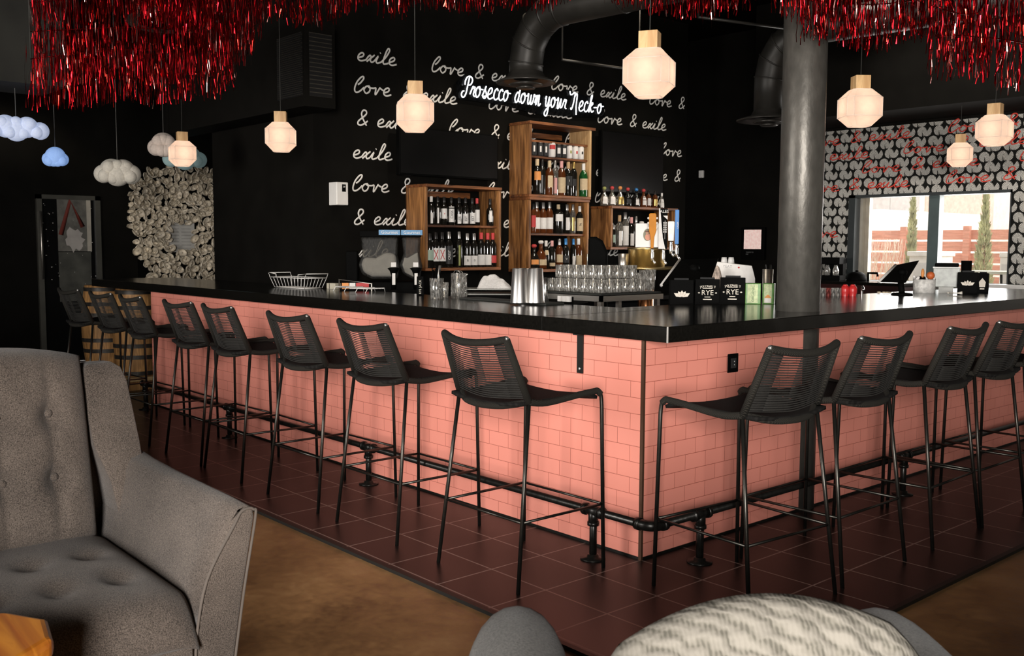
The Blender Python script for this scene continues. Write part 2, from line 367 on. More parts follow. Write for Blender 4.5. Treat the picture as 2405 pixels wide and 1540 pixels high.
def concrete():
    mt, t, p = nt('stained_concrete'); tc = N(t, 'ShaderNodeTexCoord')
    a = N(t, 'ShaderNodeTexNoise'); a.inputs['Scale'].default_value = 1.6; a.inputs['Detail'].default_value = 9; a.inputs['Roughness'].default_value = .65
    b = N(t, 'ShaderNodeTexNoise'); b.inputs['Scale'].default_value = 28; b.inputs['Detail'].default_value = 5
    t.links.new(tc.outputs['Object'], a.inputs[0]); t.links.new(tc.outputs['Object'], b.inputs[0])
    s_ = expr(t, 'ADD', expr(t, 'MULTIPLY', a.outputs[0], .75), expr(t, 'MULTIPLY', b.outputs[0], .25))
    t.links.new(ramp(t, s_, [(.32, (.11, .055, .022)), (.52, (.29, .155, .062)), (.7, (.44, .26, .115))]), p.inputs['Base Color'])
    t.links.new(ramp(t, b.outputs[0], [(.3, (.3, .3, .3)), (.7, (.5, .5, .5))]), p.inputs['Roughness']); p.inputs['Specular IOR Level'].default_value = .3
    bump(t, p, b.outputs[0], .12); return mt
CONC = concrete()
Wy, Dx = 6.4, -4.3      # patio wall and lettered wall
XL, XR, YF, ZC = -9.5, 8.0, -5.6, 3.9

def quad_wall(name, mat, boxes, bevel=0):
    b = MB()
    for a in boxes: b.box(*a)
    return struct(b.build(name, mat))
quad_wall('floor', CONC, [((XL-.2, YF-.2, -.12), (XR+.2, Wy+.2, -.012))])
tf = MB(); tf.box((-9.4, -.905, -.012), (1.03, 6.3, 0)); struct(tf.build('floor_tiles', TILE))
tr = MB(); tr.box((-9.4, -.93, -.012), (1.055, -.905, .003)); tr.box((1.03, -.905, -.012), (1.055, 6.3, .003)); struct(tr.build('trim_1', P('black_floor_strip', (.006, .006, .005), .5)))
quad_wall('ceiling', BLACKP, [((XL-.2, YF-.2, ZC), (XR+.2, Wy+.2, ZC+.1))])
# front wall with the big window that lights the room
wz0, wz1 = .75, 3.0; WINS = [(-3.7, -1.5), (4.3, 6.5)]
xs = [XL-.2]+[v for w_ in WINS for v in w_]+[XR+.2]
quad_wall('wall_front', BLACKP, [((xs[i], YF-.15, 0), (xs[i+1], YF, ZC)) for i in (0, 2, 4)]+[((w_[0], YF-.15, 0), (w_[1], YF, wz0)) for w_ in WINS]+[((w_[0], YF-.15, wz1), (w_[1], YF, ZC)) for w_ in WINS])
for k, (wx0, wx1) in enumerate(WINS):
    b = MB()
    for a in [((wx0, YF-.12, wz0), (wx0+.05, YF-.06, wz1)), ((wx1-.05, YF-.12, wz0), (wx1, YF-.06, wz1)), ((wx0, YF-.12, wz0), (wx1, YF-.06, wz0+.05)), ((wx0, YF-.12, wz1-.05), (wx1, YF-.06, wz1))]: b.box(*a)
    struct(b.build('window_%d' % (k+2), FRAMEG))
quad_wall('wall_side', BLACKP, [((XR, YF, 0), (XR+.15, Wy, ZC))])
quad_wall('wall_left', BLACKP, [((XL-.15, YF, 0), (XL, Wy, ZC))])
quad_wall('shade_wall_right', BLACKP, [((2.62, -2.1, 0), (2.76, 4.2, .92))])  # unseen low wall added only to shade the floor on the right
quad_wall('shade_wall_left', BLACKP, [((-7.2, -2.42, 0), (-2.35, -2.28, .86))])  # unseen low wall added only to keep window light off the left floor
# patio wall, papered, with the window
PW = [on(1995, 460, 1, Wy), on(2378, 443, 1, Wy), on(2378, 668, 1, Wy)]
px0, px1, pz1, pz0 = PW[0].x, PW[1].x, (PW[0].z+PW[1].z)/2, PW[2].z
pap0 = -3.3
mk = lambda x0, x1, z0, z1: ((x0, Wy, z0), (x1, Wy+.16, z1))
pzt = on(2150, 290, 1, Wy).z
quad_wall('wall_patio', FANS, [mk(pap0, px0, 0, pzt), mk(px1, XR, 0, pzt), mk(px0, px1, 0, pz0), mk(px0, px1, pz1, pzt)])
quad_wall('wall_patio_upper', BLACKP, [mk(pap0, XR, pzt, ZC)])
b = MB(); b.box((pap0, Wy-.9, pzt+.03), (XR, Wy-.02, ZC)); struct(b.build('trim_4', BLACKP))
quad_wall('wall_patio_dark', BLACKP, [mk(XL, pap0, 0, ZC)])
# red script over the paper
b = MB(); red_ink = P('red_ink', (.62, .05, .03), .7)
for k in range(9):
    z = pzt-.13-k*.165; y0 = Wy-.003; x = -3.25-(k % 3)*.45
    while x < .9:
        for piece, adv in (('love', .50), ('&', .16), ('exile', .66)):
            x1 = x+adv
            clear = x1 < px0-.05 or x > px1+.05 or z > pz1+.04
            if x > pap0+.02 and clear and x1 < .9: script(b, piece, (x, y0, z+(x+2.2)*.02), (1, 0, 0), (0, 0, 1), .062, 1.75, .013, (0, 1, 0))
            x = x1+.05
        x += .12
b.build('script_pattern', red_ink, bpy.data.objects['wall_patio'])
# window 1
b = MB(); ins = .035
for a in [((px0, Wy-.012, pz0), (px0+.075, Wy+.1, pz1)), ((px1-.012, Wy-.012, pz0), (px1, Wy+.1, pz1)), ((px0, Wy-.012, pz1-.03), (px1, Wy+.1, pz1))]: b.box(*a)
win = struct(b.build('window_1', FRAMEG))
mp_ = on(2196, 560, 1, Wy+.08).x
b = MB(); b.box((mp_-.055, Wy+.03, pz0), (mp_+.055, Wy+.13, pz1)); b.build('mullion', P('grey_green_mullion', (.06, .085, .085), .5), win)
b = MB(); q0 = on(2010, 560, 1, Wy+.1).x; q1 = on(2045, 560, 1, Wy+.1).x
for k in range(3): b.box((q0+(q1-q0)*k/3, Wy+.1-.012*k, pz0), (q0+(q1-q0)*(k+.8)/3, Wy+.14, pz1-.03))
b.build('sash_edge', P('beige_sash', (.42, .38, .30), .5), win)
b = MB(); b.box((px0+.07, Wy+.07, pz0), (px1, Wy+.075, pz1)); b.build('pane', PANE, win)
b = MB(); b.box((px0-.02, Wy-.10, pz0-.035), (px1+2.0, Wy+.16, pz0)); struct(b.build('trim_2', WHITE))
# lettered back wall
lw0 = .98; lw1 = on(1610, 450, 0, Dx).y
quad_wall('wall_back', BLACKP, [((Dx-.15, lw0, 0), (Dx, lw1, ZC))])
b = MB(); UY = (0, 1, 0); UZ = (0, 0, 1); PX = (1, 0, 0)
rows = [(2.955, .565), (2.69, 1.23), (2.42, .76), (2.142, .515), (1.867, 1.205), (1.585, .72), (1.31, .48)]
for z, s0 in rows:
    y = s0-1.475
    while y < lw1:
        for piece, dy in (('love', 0), ('&', .50), ('exile', .70)):
            script(b, piece, (Dx+.002, y+dy, z), UY, UZ, .068, 1.38, .0165, PX, clip=(1.2, lw1-.03))
        y += 1.475
b.build('wall_script', LETTER, bpy.data.objects['wall_back'])
# dark return wall behind the left wing of the bar
quad_wall('wall_return', BLACKP, [((-6.2, .84, 0), (Dx, .98, ZC))])
# soffit with a mesh grille at its end, and ceiling beam far left
c0 = on(788, 256, 1, .83)
b = MB(); b.box((-6.7, .56, c0.z), (c0.x, .83, c0.z+.66)); sf = tag(b.build('duct_soffit', P('soffit_black', (.007, .0065, .0055), .8, spec=.05)), 'long black boxed duct under the ceiling left of the lettered wall', 'duct')
b = MB(); b.box((c0.x-.42, .552, c0.z+.08), (c0.x-.03, .56, c0.z+.56)); b.box((c0.x, .60, c0.z+.08), (c0.x+.005, .80, c0.z+.56))
b.build('mesh_grille', bricks('grille_mesh', (0, 2), .016, .016, (.04, .035, .026), (.04, .035, .026), (.004, .004, .004), .005, .5, .5), sf)
e0 = at(-60, 190, 8.2); e1 = at(110, 200, 8.6)
b = MB(); b.box((e0.x-.5, e0.y-1.6, e0.z), (e1.x+.2, e1.y+.1, e0.z+.9)); struct(b.build('trim_3', P('grey_concrete_beam', (.022, .022, .018), .8, var=.35, scale=3)))

# ------------------------------------------------------------ outdoors beyond the patio window
GRASS = P('dry_lawn', (.45, .40, .25), .9, var=.3, scale=20)
b = MB(); b.box((-30, Wy+.16, -.2), (25, 60, -.02)); struct(b.build('floor_patio', P('patio_concrete', (.5, .46, .4), .9, var=.2)))
FENCEW = P('red_fence_wood', (.55, .25, .17), .6, var=.2, scale=4, stretch=(1, 4, 12))
yF = 12.5
fe = thing('slat_fence', 'red-brown horizontal slat fence standing beyond the patio window', 'fence', (-5.5, yF, 0))
ft = on(2200, 536, 1, yF).z
b = MB()
n_sl = 9
for k in range(n_sl): z0 = .06+k*(ft-.06)/n_sl; b.box((-3.6, -.015, z0), (7.0, .015, z0+(ft-.06)/n_sl*.84))
b.build('slat_panel', FENCEW, fe)
for px in (2120, 2268): 
    x = on(px, 600, 1, yF-.08).x+5.5
    b = MB(); b.box((x-.05, -.10, -.02), (x+.05, -.016, ft+.03)); b.build('fence_post', FENCEW, fe)
def conifer(px, dep, wpx, ytop, label):
    base = at(px, 600, dep); base.z = -.02; top = at(px, ytop, dep).z; h = top+.02; rad = wpx*dep/2306/2
    t_ = thing('conifer', label, 'tree', base, 0, 'slim conifers on the patio')
    b = MB(); b.tube([(0, 0, 0), (0, 0, h*.9)], [.03, .006], 6); b.build('trunk', P('bark', (.2, .13, .08), .9), t_)
    b = MB(); rnd = random.Random(px)
    for i in range(1500):
        z = h*(.06+.94*rnd.random()**1.2); rr = rad*(1-(z/h)**1.4)*(.45+.6*rnd.random()); a = rnd.random()*6.283
        c = Vector((math.cos(a)*rr, math.sin(a)*rr, z)); d = Vector((math.cos(a)*.5, math.sin(a)*.5, 1)).normalized(); l = .05+.06*rnd.random(); s_ = d.orthogonal().normalized()*.014
        b.add([c-s_, c+s_, c+d*l], [(0, 1, 2)]); s2 = d.cross(s_); b.add([c-s2, c+s2, c+d*l], [(0, 1, 2)])
    f = b.build('foliage', P('conifer_green', (.50, .50, .30), .8, var=.4, scale=9), t_); f['kind'] = 'stuff'
conifer(2140, 14.6, 36, 455, 'slim pale conifer left of the window mullion outside')
conifer(2310, 14.4, 56, 448, 'wider bushy conifer right of the window mullion outside')
b = MB(); rnd = random.Random(3); bx = on(2065, 600, 1, 11.6)
for i in range(70):
    x = rnd.uniform(-.35, .35); p = [Vector((x*.5, 0, 0))]
    for k in range(6): p.append(p[-1]+Vector((x*.13+rnd.uniform(-.06, .06), rnd.uniform(-.05, .05), .26)))
    b.tube(p, [.008, .007, .006, .005, .004, .003, .002], 4)
tag(b.build('bare_shrub', P('pale_twigs', (.72, .62, .5), .9), loc=(bx.x, 11.6, -.02)), 'leafless pale shrub in front of the fence at the window left', 'shrub')
CREAM = P('cream_render', (.86, .82, .76), .7)
def planter(x0p, x1p, ytop, y, label, cat='pillar'):
    a = on(x0p, ytop, 1, y); c = on(x1p, ytop, 1, y); w = c.x-a.x
    t_ = thing('white_pier', label, cat, ((a.x+c.x)/2, y+w*.5, -.02)); h = a.z+.02
    b = MB(); b.box((-w*.45, -w*.45, 0), (w*.45, w*.45, h-.06)); b.build('shaft', CREAM, t_, bevel=.01)
    b = MB(); b.box((-w*.5, -w*.5, h-.06), (w*.5, w*.5, h)); b.build('cap', CREAM, t_, bevel=.008)
    b = MB(); b.box((-w*.3, -w*.46, .25), (w*.3, -w*.452, h-.14)); b.build('recessed_panel', P('pale_grey_panel', (.66, .63, .6), .7), t_)
planter(2130, 2208, 590, 8.6, 'wide white panelled pier on the patio below the mullion')
planter(2347, 2376, 592, 8.6, 'narrow white panelled pier at the right end of the window')
def house(name, x0p, x1p, ytop, y, mat, label, wins):
    a = on(x0p, ytop, 1, y); c = on(x1p, ytop, 1, y)
    t_ = thing(name, label, 'building', ((a.x+c.x)/2, y, -.02)); w = c.x-a.x; h = a.z
    b = MB(); b.box((-w/2, 0, 0), (w/2, 5, h)); b.build('facade', mat, t_)
    for (u, v, ww, hh) in wins:
        b = MB(); b.box((-w/2+u*w-ww/2, -.05, v*h-hh/2), (-w/2+u*w+ww/2, .02, v*h+hh/2)); f = b.build('window_frame', WHITE, t_)
        b = MB(); b.box((-w/2+u*w-ww*.38, -.07, v*h-hh*.42), (-w/2+u*w+ww*.38, -.05, v*h+hh*.42)); b.build('window_glass', P('far_window_glass', (.45, .42, .4), .3), f)
house('brick_house', 2040, 2190, 430, 30, P('pale_brick', (.72, .45, .38), .8), 'pale red brick house far behind the fence, left of the mullion', [(.2, .8, 1.1, 1.6), (.6, .8, 1.4, 1.8)])
house('rendered_house', 2196, 2330, 420, 38, P('rose_render', (.78, .60, .52), .8), 'rose and cream rendered house far behind the fence, right of the mullion', [(.15, .76, .5, 1.5), (.35, .76, .5, 1.5), (.75, .78, 1.0, 1.6)])
house('garden_shed', 2030, 2070, 490, 16, CREAM, 'plain white outbuilding behind the fence at the window left', [])
t_ = thing('patio_table', 'small patio table outside the right of the window', 'table', (on(2325, 640, 1, 7.6).x, 7.6, -.02)); tz = on(2325, 636, 1, 7.6).z+.02
b = MB(); b.box((-.28, -.25, tz-.03), (.28, .25, tz)); b.build('table_top', P('weathered_top', (.5, .5, .42), .7), t_)
for sx in (-1, 1): b = MB(); b.tube([(sx*.26, -.2, 0), (sx*.2, -.2, tz-.03)], .014, 6); b.build('leg', BLACKM, t_)

# ============================================================ the bar
OV, OL, ZT, ZU = .1654, .0404, 1.07, 1.0
CX, CY = -.85, .768
XE = -7.05
bb = thing('tiled_bar', 'pink tiled L-shaped base of the bar', 'bar', (0, 0, 0))
b = MB(); b.prism([(-5.66, 0), (0, 0), (-.12, .12), (-5.66, .12)], 2, 0, ZU); b.build('tiled_panel', PINKL, bb)
b = MB(); b.prism([(0, 0), (0, 5.3), (-.12, 5.3), (-.12, .12)], 2, 0, ZU); b.build('tiled_panel', PINKR, bb)
b = MB(); b.box((-.011, -.006, 0), (.006, .006, ZU)); b.build('corner_trim', P('bronze_trim', (.10, .05, .03), .4, .5), bb)
b = MB(); b.box((-5.66, -.004, 0), (0, 0, .012)); b.box((0, 0, 0), (.004, 5.3, .012)); b.build('base_joint', BLACKM, bb)
def slab(poly): b = MB(); b.prism(poly, 2, ZU, ZT); return b
ct = thing('bar_countertop', 'long black L-shaped bar countertop with a satin top', 'countertop', (0, 0, 0))
slab([(XE, -OL), (-.62, -OL), (-.62, CY), (XE, CY)]).build('left_slab', STONE, ct, bevel=.004)
slab([(-.617, -OL), (OV, -OL), (OV, 5.3), (CX, 5.3), (CX, CY), (-.617, CY)]).build('corner_slab', STONE, ct, bevel=.004)
b = MB(); b.box((OV-.004, -OL-.002, ZU), (OV+.002, -OL+.003, ZT)); b.build('edge_strip', P('worn_edge', (.45, .43, .40), .4), ct)
# steel support bracket on the left face
bk = on(1363, 830, 1, -.003); zb = on(1363, 876, 1, -.003).z
t_ = thing('steel_bracket', 'flat black steel bracket under the countertop near the corner', 'bracket', (bk.x, 0, zb))
b = MB(); b.box((-.019, -.007, 0), (.019, 0, ZU-zb)); b.box((-.019, -.035, ZU-zb-.006), (.019, 0, ZU-zb)); b.build('plate', BLACKM, t_)
b = MB(); b.cyl((0, -.007, .022), (0, -.010, .022), .006, 10); b.build('screw', P('bright_screw', (.8, .8, .78), .3, .6), t_)
oc = on(1720, 852, 0, 0)
t_ = thing('power_outlet', 'black power outlet on the right pink face of the bar', 'outlet', (0, oc.y, oc.z))
b = MB(); b.box((0, -.042, -.046), (.006, .042, .046)); b.build('cover_plate', BLACKPL, t_, bevel=.003)
b = MB(); b.box((.006, -.02, -.024), (.009, .02, .024)); b.build('socket', P('dark_socket', (.03, .03, .03), .3), t_)
b = MB()
for dz in (-.008, .008): b.cyl((.009, .004, dz), (.0105, .004, dz), .003, 8)
b.build('indicator', P('pale_dot', (.7, .7, .68), .4), t_)
# hooks under the right wing
hk = on(2380, 735, 0, OV-.02)
# work surface and back run inside the bar
wsf = thing('work_surface', 'stainless working surface behind the bar', 'work surface', (0, 0, 0))
b = MB(); b.box((-4.2, CY+.006, .86), (-.86, CY+.56, .89)); b.box((-1.45, CY+.56, .86), (-.86, 5.3, .89)); b.build('top', P('dark_steel_top', (.10, .095, .085), .35, .8), wsf)
b = MB(); b.box((-4.2, CY+.05, 0), (-.90, CY+.46, .86)); b.box((-1.4, CY+.46, 0), (-.90, 5.3, .86)); b.build('cabinet', BLACKPL, wsf)
bcb = thing('back_counter', 'low black back counter under the lettered wall', 'counter', (0, 0, 0))
b = MB(); b.box((Dx+.01, 1.5, .86), (-3.75, 5.5, .90)); b.build('top', STONE, bcb)
b = MB(); b.box((Dx+.01, 1.5, 0), (-3.8, 5.5, .86)); b.build('cabinet', BLACKPL, bcb)
# foot rail
fr = thing('foot_rail', 'black iron pipe foot rail running round the base of the bar', 'foot rail', (0, 0, 0)); zr = on(1300, 1178, 1, -.18).z
FX = .19; RY = -.150
b = MB(); b.tube([(-5.5, RY, zr), (FX-.06, RY, zr)], .0175, 12); b.build('pipe', PIPE, fr)
b = MB(); b.tube([(FX, RY+.06, zr), (FX, 5.2, zr)], .0175, 12); b.build('pipe', PIPE, fr)
b = MB(); b.tube(smooth_path([(FX-.07, RY, zr), (FX-.03, RY+.002, zr), (FX-.004, RY+.028, zr), (FX, RY+.07, zr)], 5), .024, 12)
for c, d in (((FX-.075, RY, zr), (1, 0, 0)), ((FX, RY+.075, zr), (0, 1, 0))): b.tube([Vector(c)-Vector(d)*.012, Vector(c)+Vector(d)*.012], .028, 12)
b.build('elbow', PIPE, fr)
def post(x, y, d):
    b = MB(); b.tube([(x, y, .012), (x, y, zr)], .0175, 12); D = Vector(d); c = Vector((x, y, zr))
    b.tube([c-D*.055, c+D*.055], .0235, 12); b.tube([(x, y, zr-.055), (x, y, zr)], .0235, 12)
    for k in (-1, 1): b.tube([c+D*k*.05-D*.008, c+D*k*.05+D*.008], .028, 12)
    b.tube([(x, y, zr-.066), (x, y, zr-.05)], .028, 12); o = b.build('post', PIPE, fr)
    b = MB(); b.lathe([(.058, 0), (.058, .006), (.03, .010), (.026, .022), (.018, .024)], 20, (x, y, 0)); b.build('floor_flange', PIPE, o)
for x in (-.155, -1.995, -3.84, -5.45): post(x, RY, (1, 0, 0))
for y in (.18, 2.05, 3.9): post(FX, y, (0, 1, 0))
# columns
COLP = P('painted_steel_column', (.115, .108, .095), .42, .55, var=.18, scale=26, bumpk=.25, stretch=(1, 1, .5))
b = MB(); b.lathe([(.114, 0), (.114, ZC-.001)], 40, (-.085, 1.35, 0)); colr = b.build('steel_column', COLP); tag(colr, 'round dark grey steel column rising through the bar countertop', 'column')
cl = on(566, 500, 1, 1.0); dl = (cl-CAM).dot(fw)
b = MB(); b.lathe([(24*dl/2306, 0), (24*dl/2306, ZC-.001)], 32, (cl.x, cl.y, 0)); tag(b.build('steel_column', P('black_column', (.03, .028, .024), .4, .4)), 'black round column beside the shell wall art', 'column')
# barrels and their plank
def barrel(x, y, label, mat_hoops):
    H, r1, r2 = .86, .185, .225
    t_ = thing('oak_barrel', label, 'barrel', (x, y, .125), 0, 'barrels under the bar end')
    prof = [(r1+(r2-r1)*math.sin(math.pi*k/16)**1.0, H*k/16) for k in range(17)]
    b = MB(); b.lathe(prof, 28); b.build('staves', BARRELW, t_)
    for z in (.03, .19, .30, .56, .67, .82):
        rr = r1+(r2-r1)*math.sin(math.pi*z/H)+.003
        b = MB(); b.lathe([(rr, z-.02), (rr+.001, z+.02)], 28, caps=False); b.build('hoop', P('hoop_iron', (.05, .045, .04), .5, .6, var=.5, scale=20), t_)
barrel(on(247, 800, 1, .26).x, .26, 'oak barrel under the far end of the bar, the outer of two', 0)
barrel(on(322, 800, 1, .30).x, .30, 'shadowed oak barrel next to the pink tiles under the bar', 0)
tp = thing('wood_plinth', 'low plank plinth carrying the barrels', 'plinth', ((on(247, 800, 1, .26).x+on(322, 800, 1, .30).x)/2, .3, 0))
b = MB()
for k in range(5): b.box((-.64, -.33+k*.135, .09), (.64, -.33+k*.135+.128, .125))
b.build('plank_top', P('pale_planks', (.42, .28, .13), .7, stretch=(2, 12, 2)), tp)
for x in (-.6, 0, .55): b = MB(); b.box((x, -.32, 0), (x+.06, .33, .09)); b.build('bearer', BARRELW, tp)

# ------------------------------------------------------------ bar stools
ROPE = rope_mat('rope_wrap', (.026, .0235, .019), 'DIAGONAL', 90)
ROPEB = P('rope_cord', (.017, .0155, .013), .85, var=.3, scale=200)
SEATM = rope_mat('woven_rope_seat', (.011, .010, .009), 'Y', 60)
def stool(label):
    t_ = thing('bar_stool', label, 'stool', (0, 0, 0), 0, 'rope bar stools along the bar')
    rf = {s: Vector((s*.268, -.255, 0)) for s in (-1, 1)}; rs = {s: Vector((s*.228, -.165, .775)) for s in (-1, 1)}
    ff = {s: Vector((s*.262, .255, 0)) for s in (-1, 1)}; fs = {s: Vector((s*.238, .205, .785)) for s in (-1, 1)}; bt = {s: Vector((s*.205, -.268, 1.036)) for s in (-1, 1)}
    for s in (-1, 1):
        b = MB(); b.tube([rf[s], rs[s]], .0088, 10); b.build('rear_leg', LEG, t_)
        k1 = ff[s]+(Vector((s*.245, .248, .775))-ff[s])*.93
        b = MB(); b.tube([ff[s]]+smooth_path([k1, Vector((s*.244, .245, .765)), Vector((s*.242, .232, .783)), fs[s]], 5), .0088, 10); b.build('front_leg', LEG, t_)
        b = MB(); b.tube(smooth_path([rs[s]+Vector((0, -.002, 0)), rs[s]+Vector((s*.004, .10, -.012)), Vector((s*.238, .12, .780)), fs[s], Vector((s*.240, .226, .786)), Vector((s*.243, .242, .772))], 5), .0145, 10); b.build('seat_side_wrap', ROPE, t_)
        b = MB(); b.tube([rs[s]-Vector((0, 0, .004)), bt[s]], .0155, 10); b.build('back_side_wrap', ROPE, t_)
        b = MB(); b.ball(bt[s]+Vector((0, 0, .004)), .0105, 8, 6); b.build('tip', P('worn_steel_tip', (.35, .34, .32), .3, .8), t_)
    b = MB(); b.tube(smooth_path([bt[-1], Vector((-.11, -.292, 1.019)), Vector((0, -.300, 1.012)), Vector((.11, -.292, 1.019)), bt[1]], 6), .0155, 10); b.build('top_rail_wrap', ROPE, t_)
    b = MB(); b.tube(smooth_path([rs[-1]+Vector((.02, 0, -.004)), Vector((-.12, -.215, .752)), Vector((0, -.232, .745)), Vector((.12, -.215, .752)), rs[1]+Vector((-.02, 0, -.004))], 6), .0145, 10); b.build('rear_rail_wrap', ROPE, t_)
    b = MB(); n = 24
    for k in range(n):
        f = .06+.86*k/(n-1); a = rs[-1].lerp(bt[-1], f); c = rs[1].lerp(bt[1], f); md = (a+c)/2+Vector((0, -.030-.012*(1-f), -.014))
        pth = smooth_path([a, a.lerp(md, .55)+Vector((0, -.008, -.002)), md, c.lerp(md, .55)+Vector((0, -.008, -.002)), c], 4)
        b.tube(pth, .0023, 5)
        o = Vector((0, .012, .0048))
        for i0, i1 in ((0, 3), (7, 9), (13, 16)): b.tube([q_+o for q_ in pth[i0:i1+1]], .0030, 5)
        if f < .30: b.tube([q_+o for q_ in pth[3:14]], .0030, 5)
    b.build('backrest_cords', ROPEB, t_)
    b = MB(); nx, ny = 12, 14; vs = []; fc = []
    for j in range(ny+1):
        f = j/ny; y = -.215+f*.445
        for i in range(nx+1):
            g = i/nx*2-1; w = .222+.016*f; sag = -.028*(1-g*g)*(.5+.5*math.sin(math.pi*min(1, f*1.1)))
            z = .772+.012*f+sag+(.004 if f < .9 else -.02*(f-.9)/.1)
            yy = y-.02*(1-g*g)*(1-f)
            vs.append((g*w, yy, z))
    for j in range(ny):
        for i in range(nx): a = j*(nx+1)+i; fc.append((a, a+1, a+nx+2, a+nx+1))
    b.add(vs, fc, 0, True); o = b.build('seat', SEATM, t_); md = o.modifiers.new('thick', 'SOLIDIFY'); md.thickness = .014; md.offset = -1
    zr_ = .285
    q = {}
    for s in (-1, 1): q[('r', s)] = rf[s].lerp(rs[s], zr_/.775); q[('f', s)] = ff[s].lerp(Vector((s*.245, .248, .775)), zr_/.775)
    for a, c in ((('r', -1), ('r', 1)), (('f', -1), ('f', 1)), (('r', -1), ('f', -1)), (('r', 1), ('f', 1))):
        b = MB(); b.tube([q[a], q[c]], .0062, 8); b.build('foot_rung', LEG, t_)
    return t_
lx = [-.305, -1.165, -1.905, -2.76, -3.36, -4.18, -4.80, -5.56]
st0 = None
for i, x in enumerate(lx):
    lab = 'black rope bar stool at the left pink face, '+('nearest the corner' if i == 0 else ORD[i]+' from the corner')
    rz = [0, .0, .02, -.02, .02, -.02, .03, .05][i]
    if st0 is None: st0 = stool(lab); st0.location = (x, -.455, 0)
    else: dup(st0, (x, -.455, 0), rz, lab)
for i, (y, dx, da) in enumerate([(.03, .53, -.08), (.635, .53, .0), (1.415, .53, .03), (1.975, .53, .0), (2.60, .53, 0)]):
    dup(st0, (dx, y, 0), R(90)+da, 'black rope bar stool at the right pink face, '+('nearest the corner' if i == 0 else ORD[i]+' from the corner'))

# ============================================================ pendant lamps over the bar
SHADE = None
def shade_mat():
    mt = bpy.data.materials.new('frosted_shade'); mt.use_nodes = True; t = mt.node_tree; t.nodes.clear()
    o = N(t, 'ShaderNodeOutputMaterial'); tl = N(t, 'ShaderNodeBsdfTranslucent'); df = N(t, 'ShaderNodeBsdfDiffuse'); mx = N(t, 'ShaderNodeMixShader')
    df.inputs[0].default_value = (.40, .35, .31, 1); mx.inputs[0].default_value = .25
    em = N(t, 'ShaderNodeEmission'); em.inputs[0].default_value = (1, .74, .60, 1); em.inputs[1].default_value = .16; ad = N(t, 'ShaderNodeAddShader')
    tc = N(t, 'ShaderNodeTexCoord'); nz = N(t, 'ShaderNodeTexNoise'); nz.inputs['Scale'].default_value = 40; t.links.new(tc.outputs['Object'], nz.inputs[0])
    t.links.new(ramp(t, nz.outputs[0], [(.3, (.42, .35, .30)), (.7, (.48, .40, .34))]), tl.inputs[0])
    t.links.new(tl.outputs[0], mx.inputs[1]); t.links.new(df.outputs[0], mx.inputs[2]); t.links.new(mx.outputs[0], ad.inputs[0]); t.links.new(em.outputs[0], ad.inputs[1]); t.links.new(ad.outputs[0], o.inputs[0])
    return mt
SHADE = shade_mat()
def pendant(label, loc, rz):
    t_ = thing('pendant_lamp', label, 'lamp', loc, rz, 'octagonal pendant lamps over the bar')   # base of the shade
    def ring(h, c, z): return [(h, -h+c, z), (h, h-c, z), (h-c, h, z), (-h+c, h, z), (-h, h-c, z), (-h, -h+c, z), (-h+c, -h, z), (h-c, -h, z)]
    rs = [ring(.056, .016, 0), ring(.104, .030, .052), ring(.104, .030, .160), ring(.058, .018, .208)]
    b = MB(); vs = sum(rs, []); fs = [tuple(range(7, -1, -1))]
    for j in range(3):
        for i in range(8): fs.append((j*8+i, j*8+(i+1) % 8, (j+1)*8+(i+1) % 8, (j+1)*8+i))
    b.add(vs, fs); b.build('glass_shade', SHADE, t_)
    b = MB()
    for a, c in zip(rs[1], rs[2]): b.tube([a, c], .0016, 4)
    for rg in rs: b.tube(rg, .0016, 4, closed=True)
    b.build('shade_edges', P('shade_rim', (.6, .52, .45), .6, emit=(1, .78, .62), es=.28), t_)
    b = MB(); b.box((-.043, -.043, .208), (.043, .043, .288)); b.build('wooden_cap', OAKC, t_, bevel=.002)
    b = MB(); b.tube([(0, 0, .288), (0, 0, ZC-loc[2])], .0022, 6); b.build('cord', P('black_cord', (.05, .05, .045), .6), t_)
    b = MB(); b.ball((0, 0, .105), .03, 12, 8); b.build('bulb', P('bulb_glow', (1, .9, .8), .5, emit=(1, .76, .60), es=34), t_)
    return t_
def face_cam(p): return math.atan2(CAM.y-p.y, CAM.x-p.x)
for px, yb, d, turn, lab in [
    (1524, 228, 4.44, -12, 'large octagonal pendant lamp hanging over the bar corner'),
    (975, 309, 5.765, 4, 'octagonal pendant lamp hanging in front of the painted lettering'),
    (660, 356, 7.22, -6, 'octagonal pendant lamp in front of the long black duct'),
    (429, 390, 8.42, 8, 'octagonal pendant lamp above the shell art, in front of two clouds'),
    (2018, 297, 5.715, 22, 'octagonal pendant lamp just right of the steel column'),
    (2334, 342, 6.846, -16, 'octagonal pendant lamp at the right edge above the patio window'),
    (2253, 391, 8.9, 3, 'smallest octagonal pendant lamp, right against the fan wallpaper')]:
    p = at(px, yb, d); pendant(lab, p, face_cam(p)+R(turn))

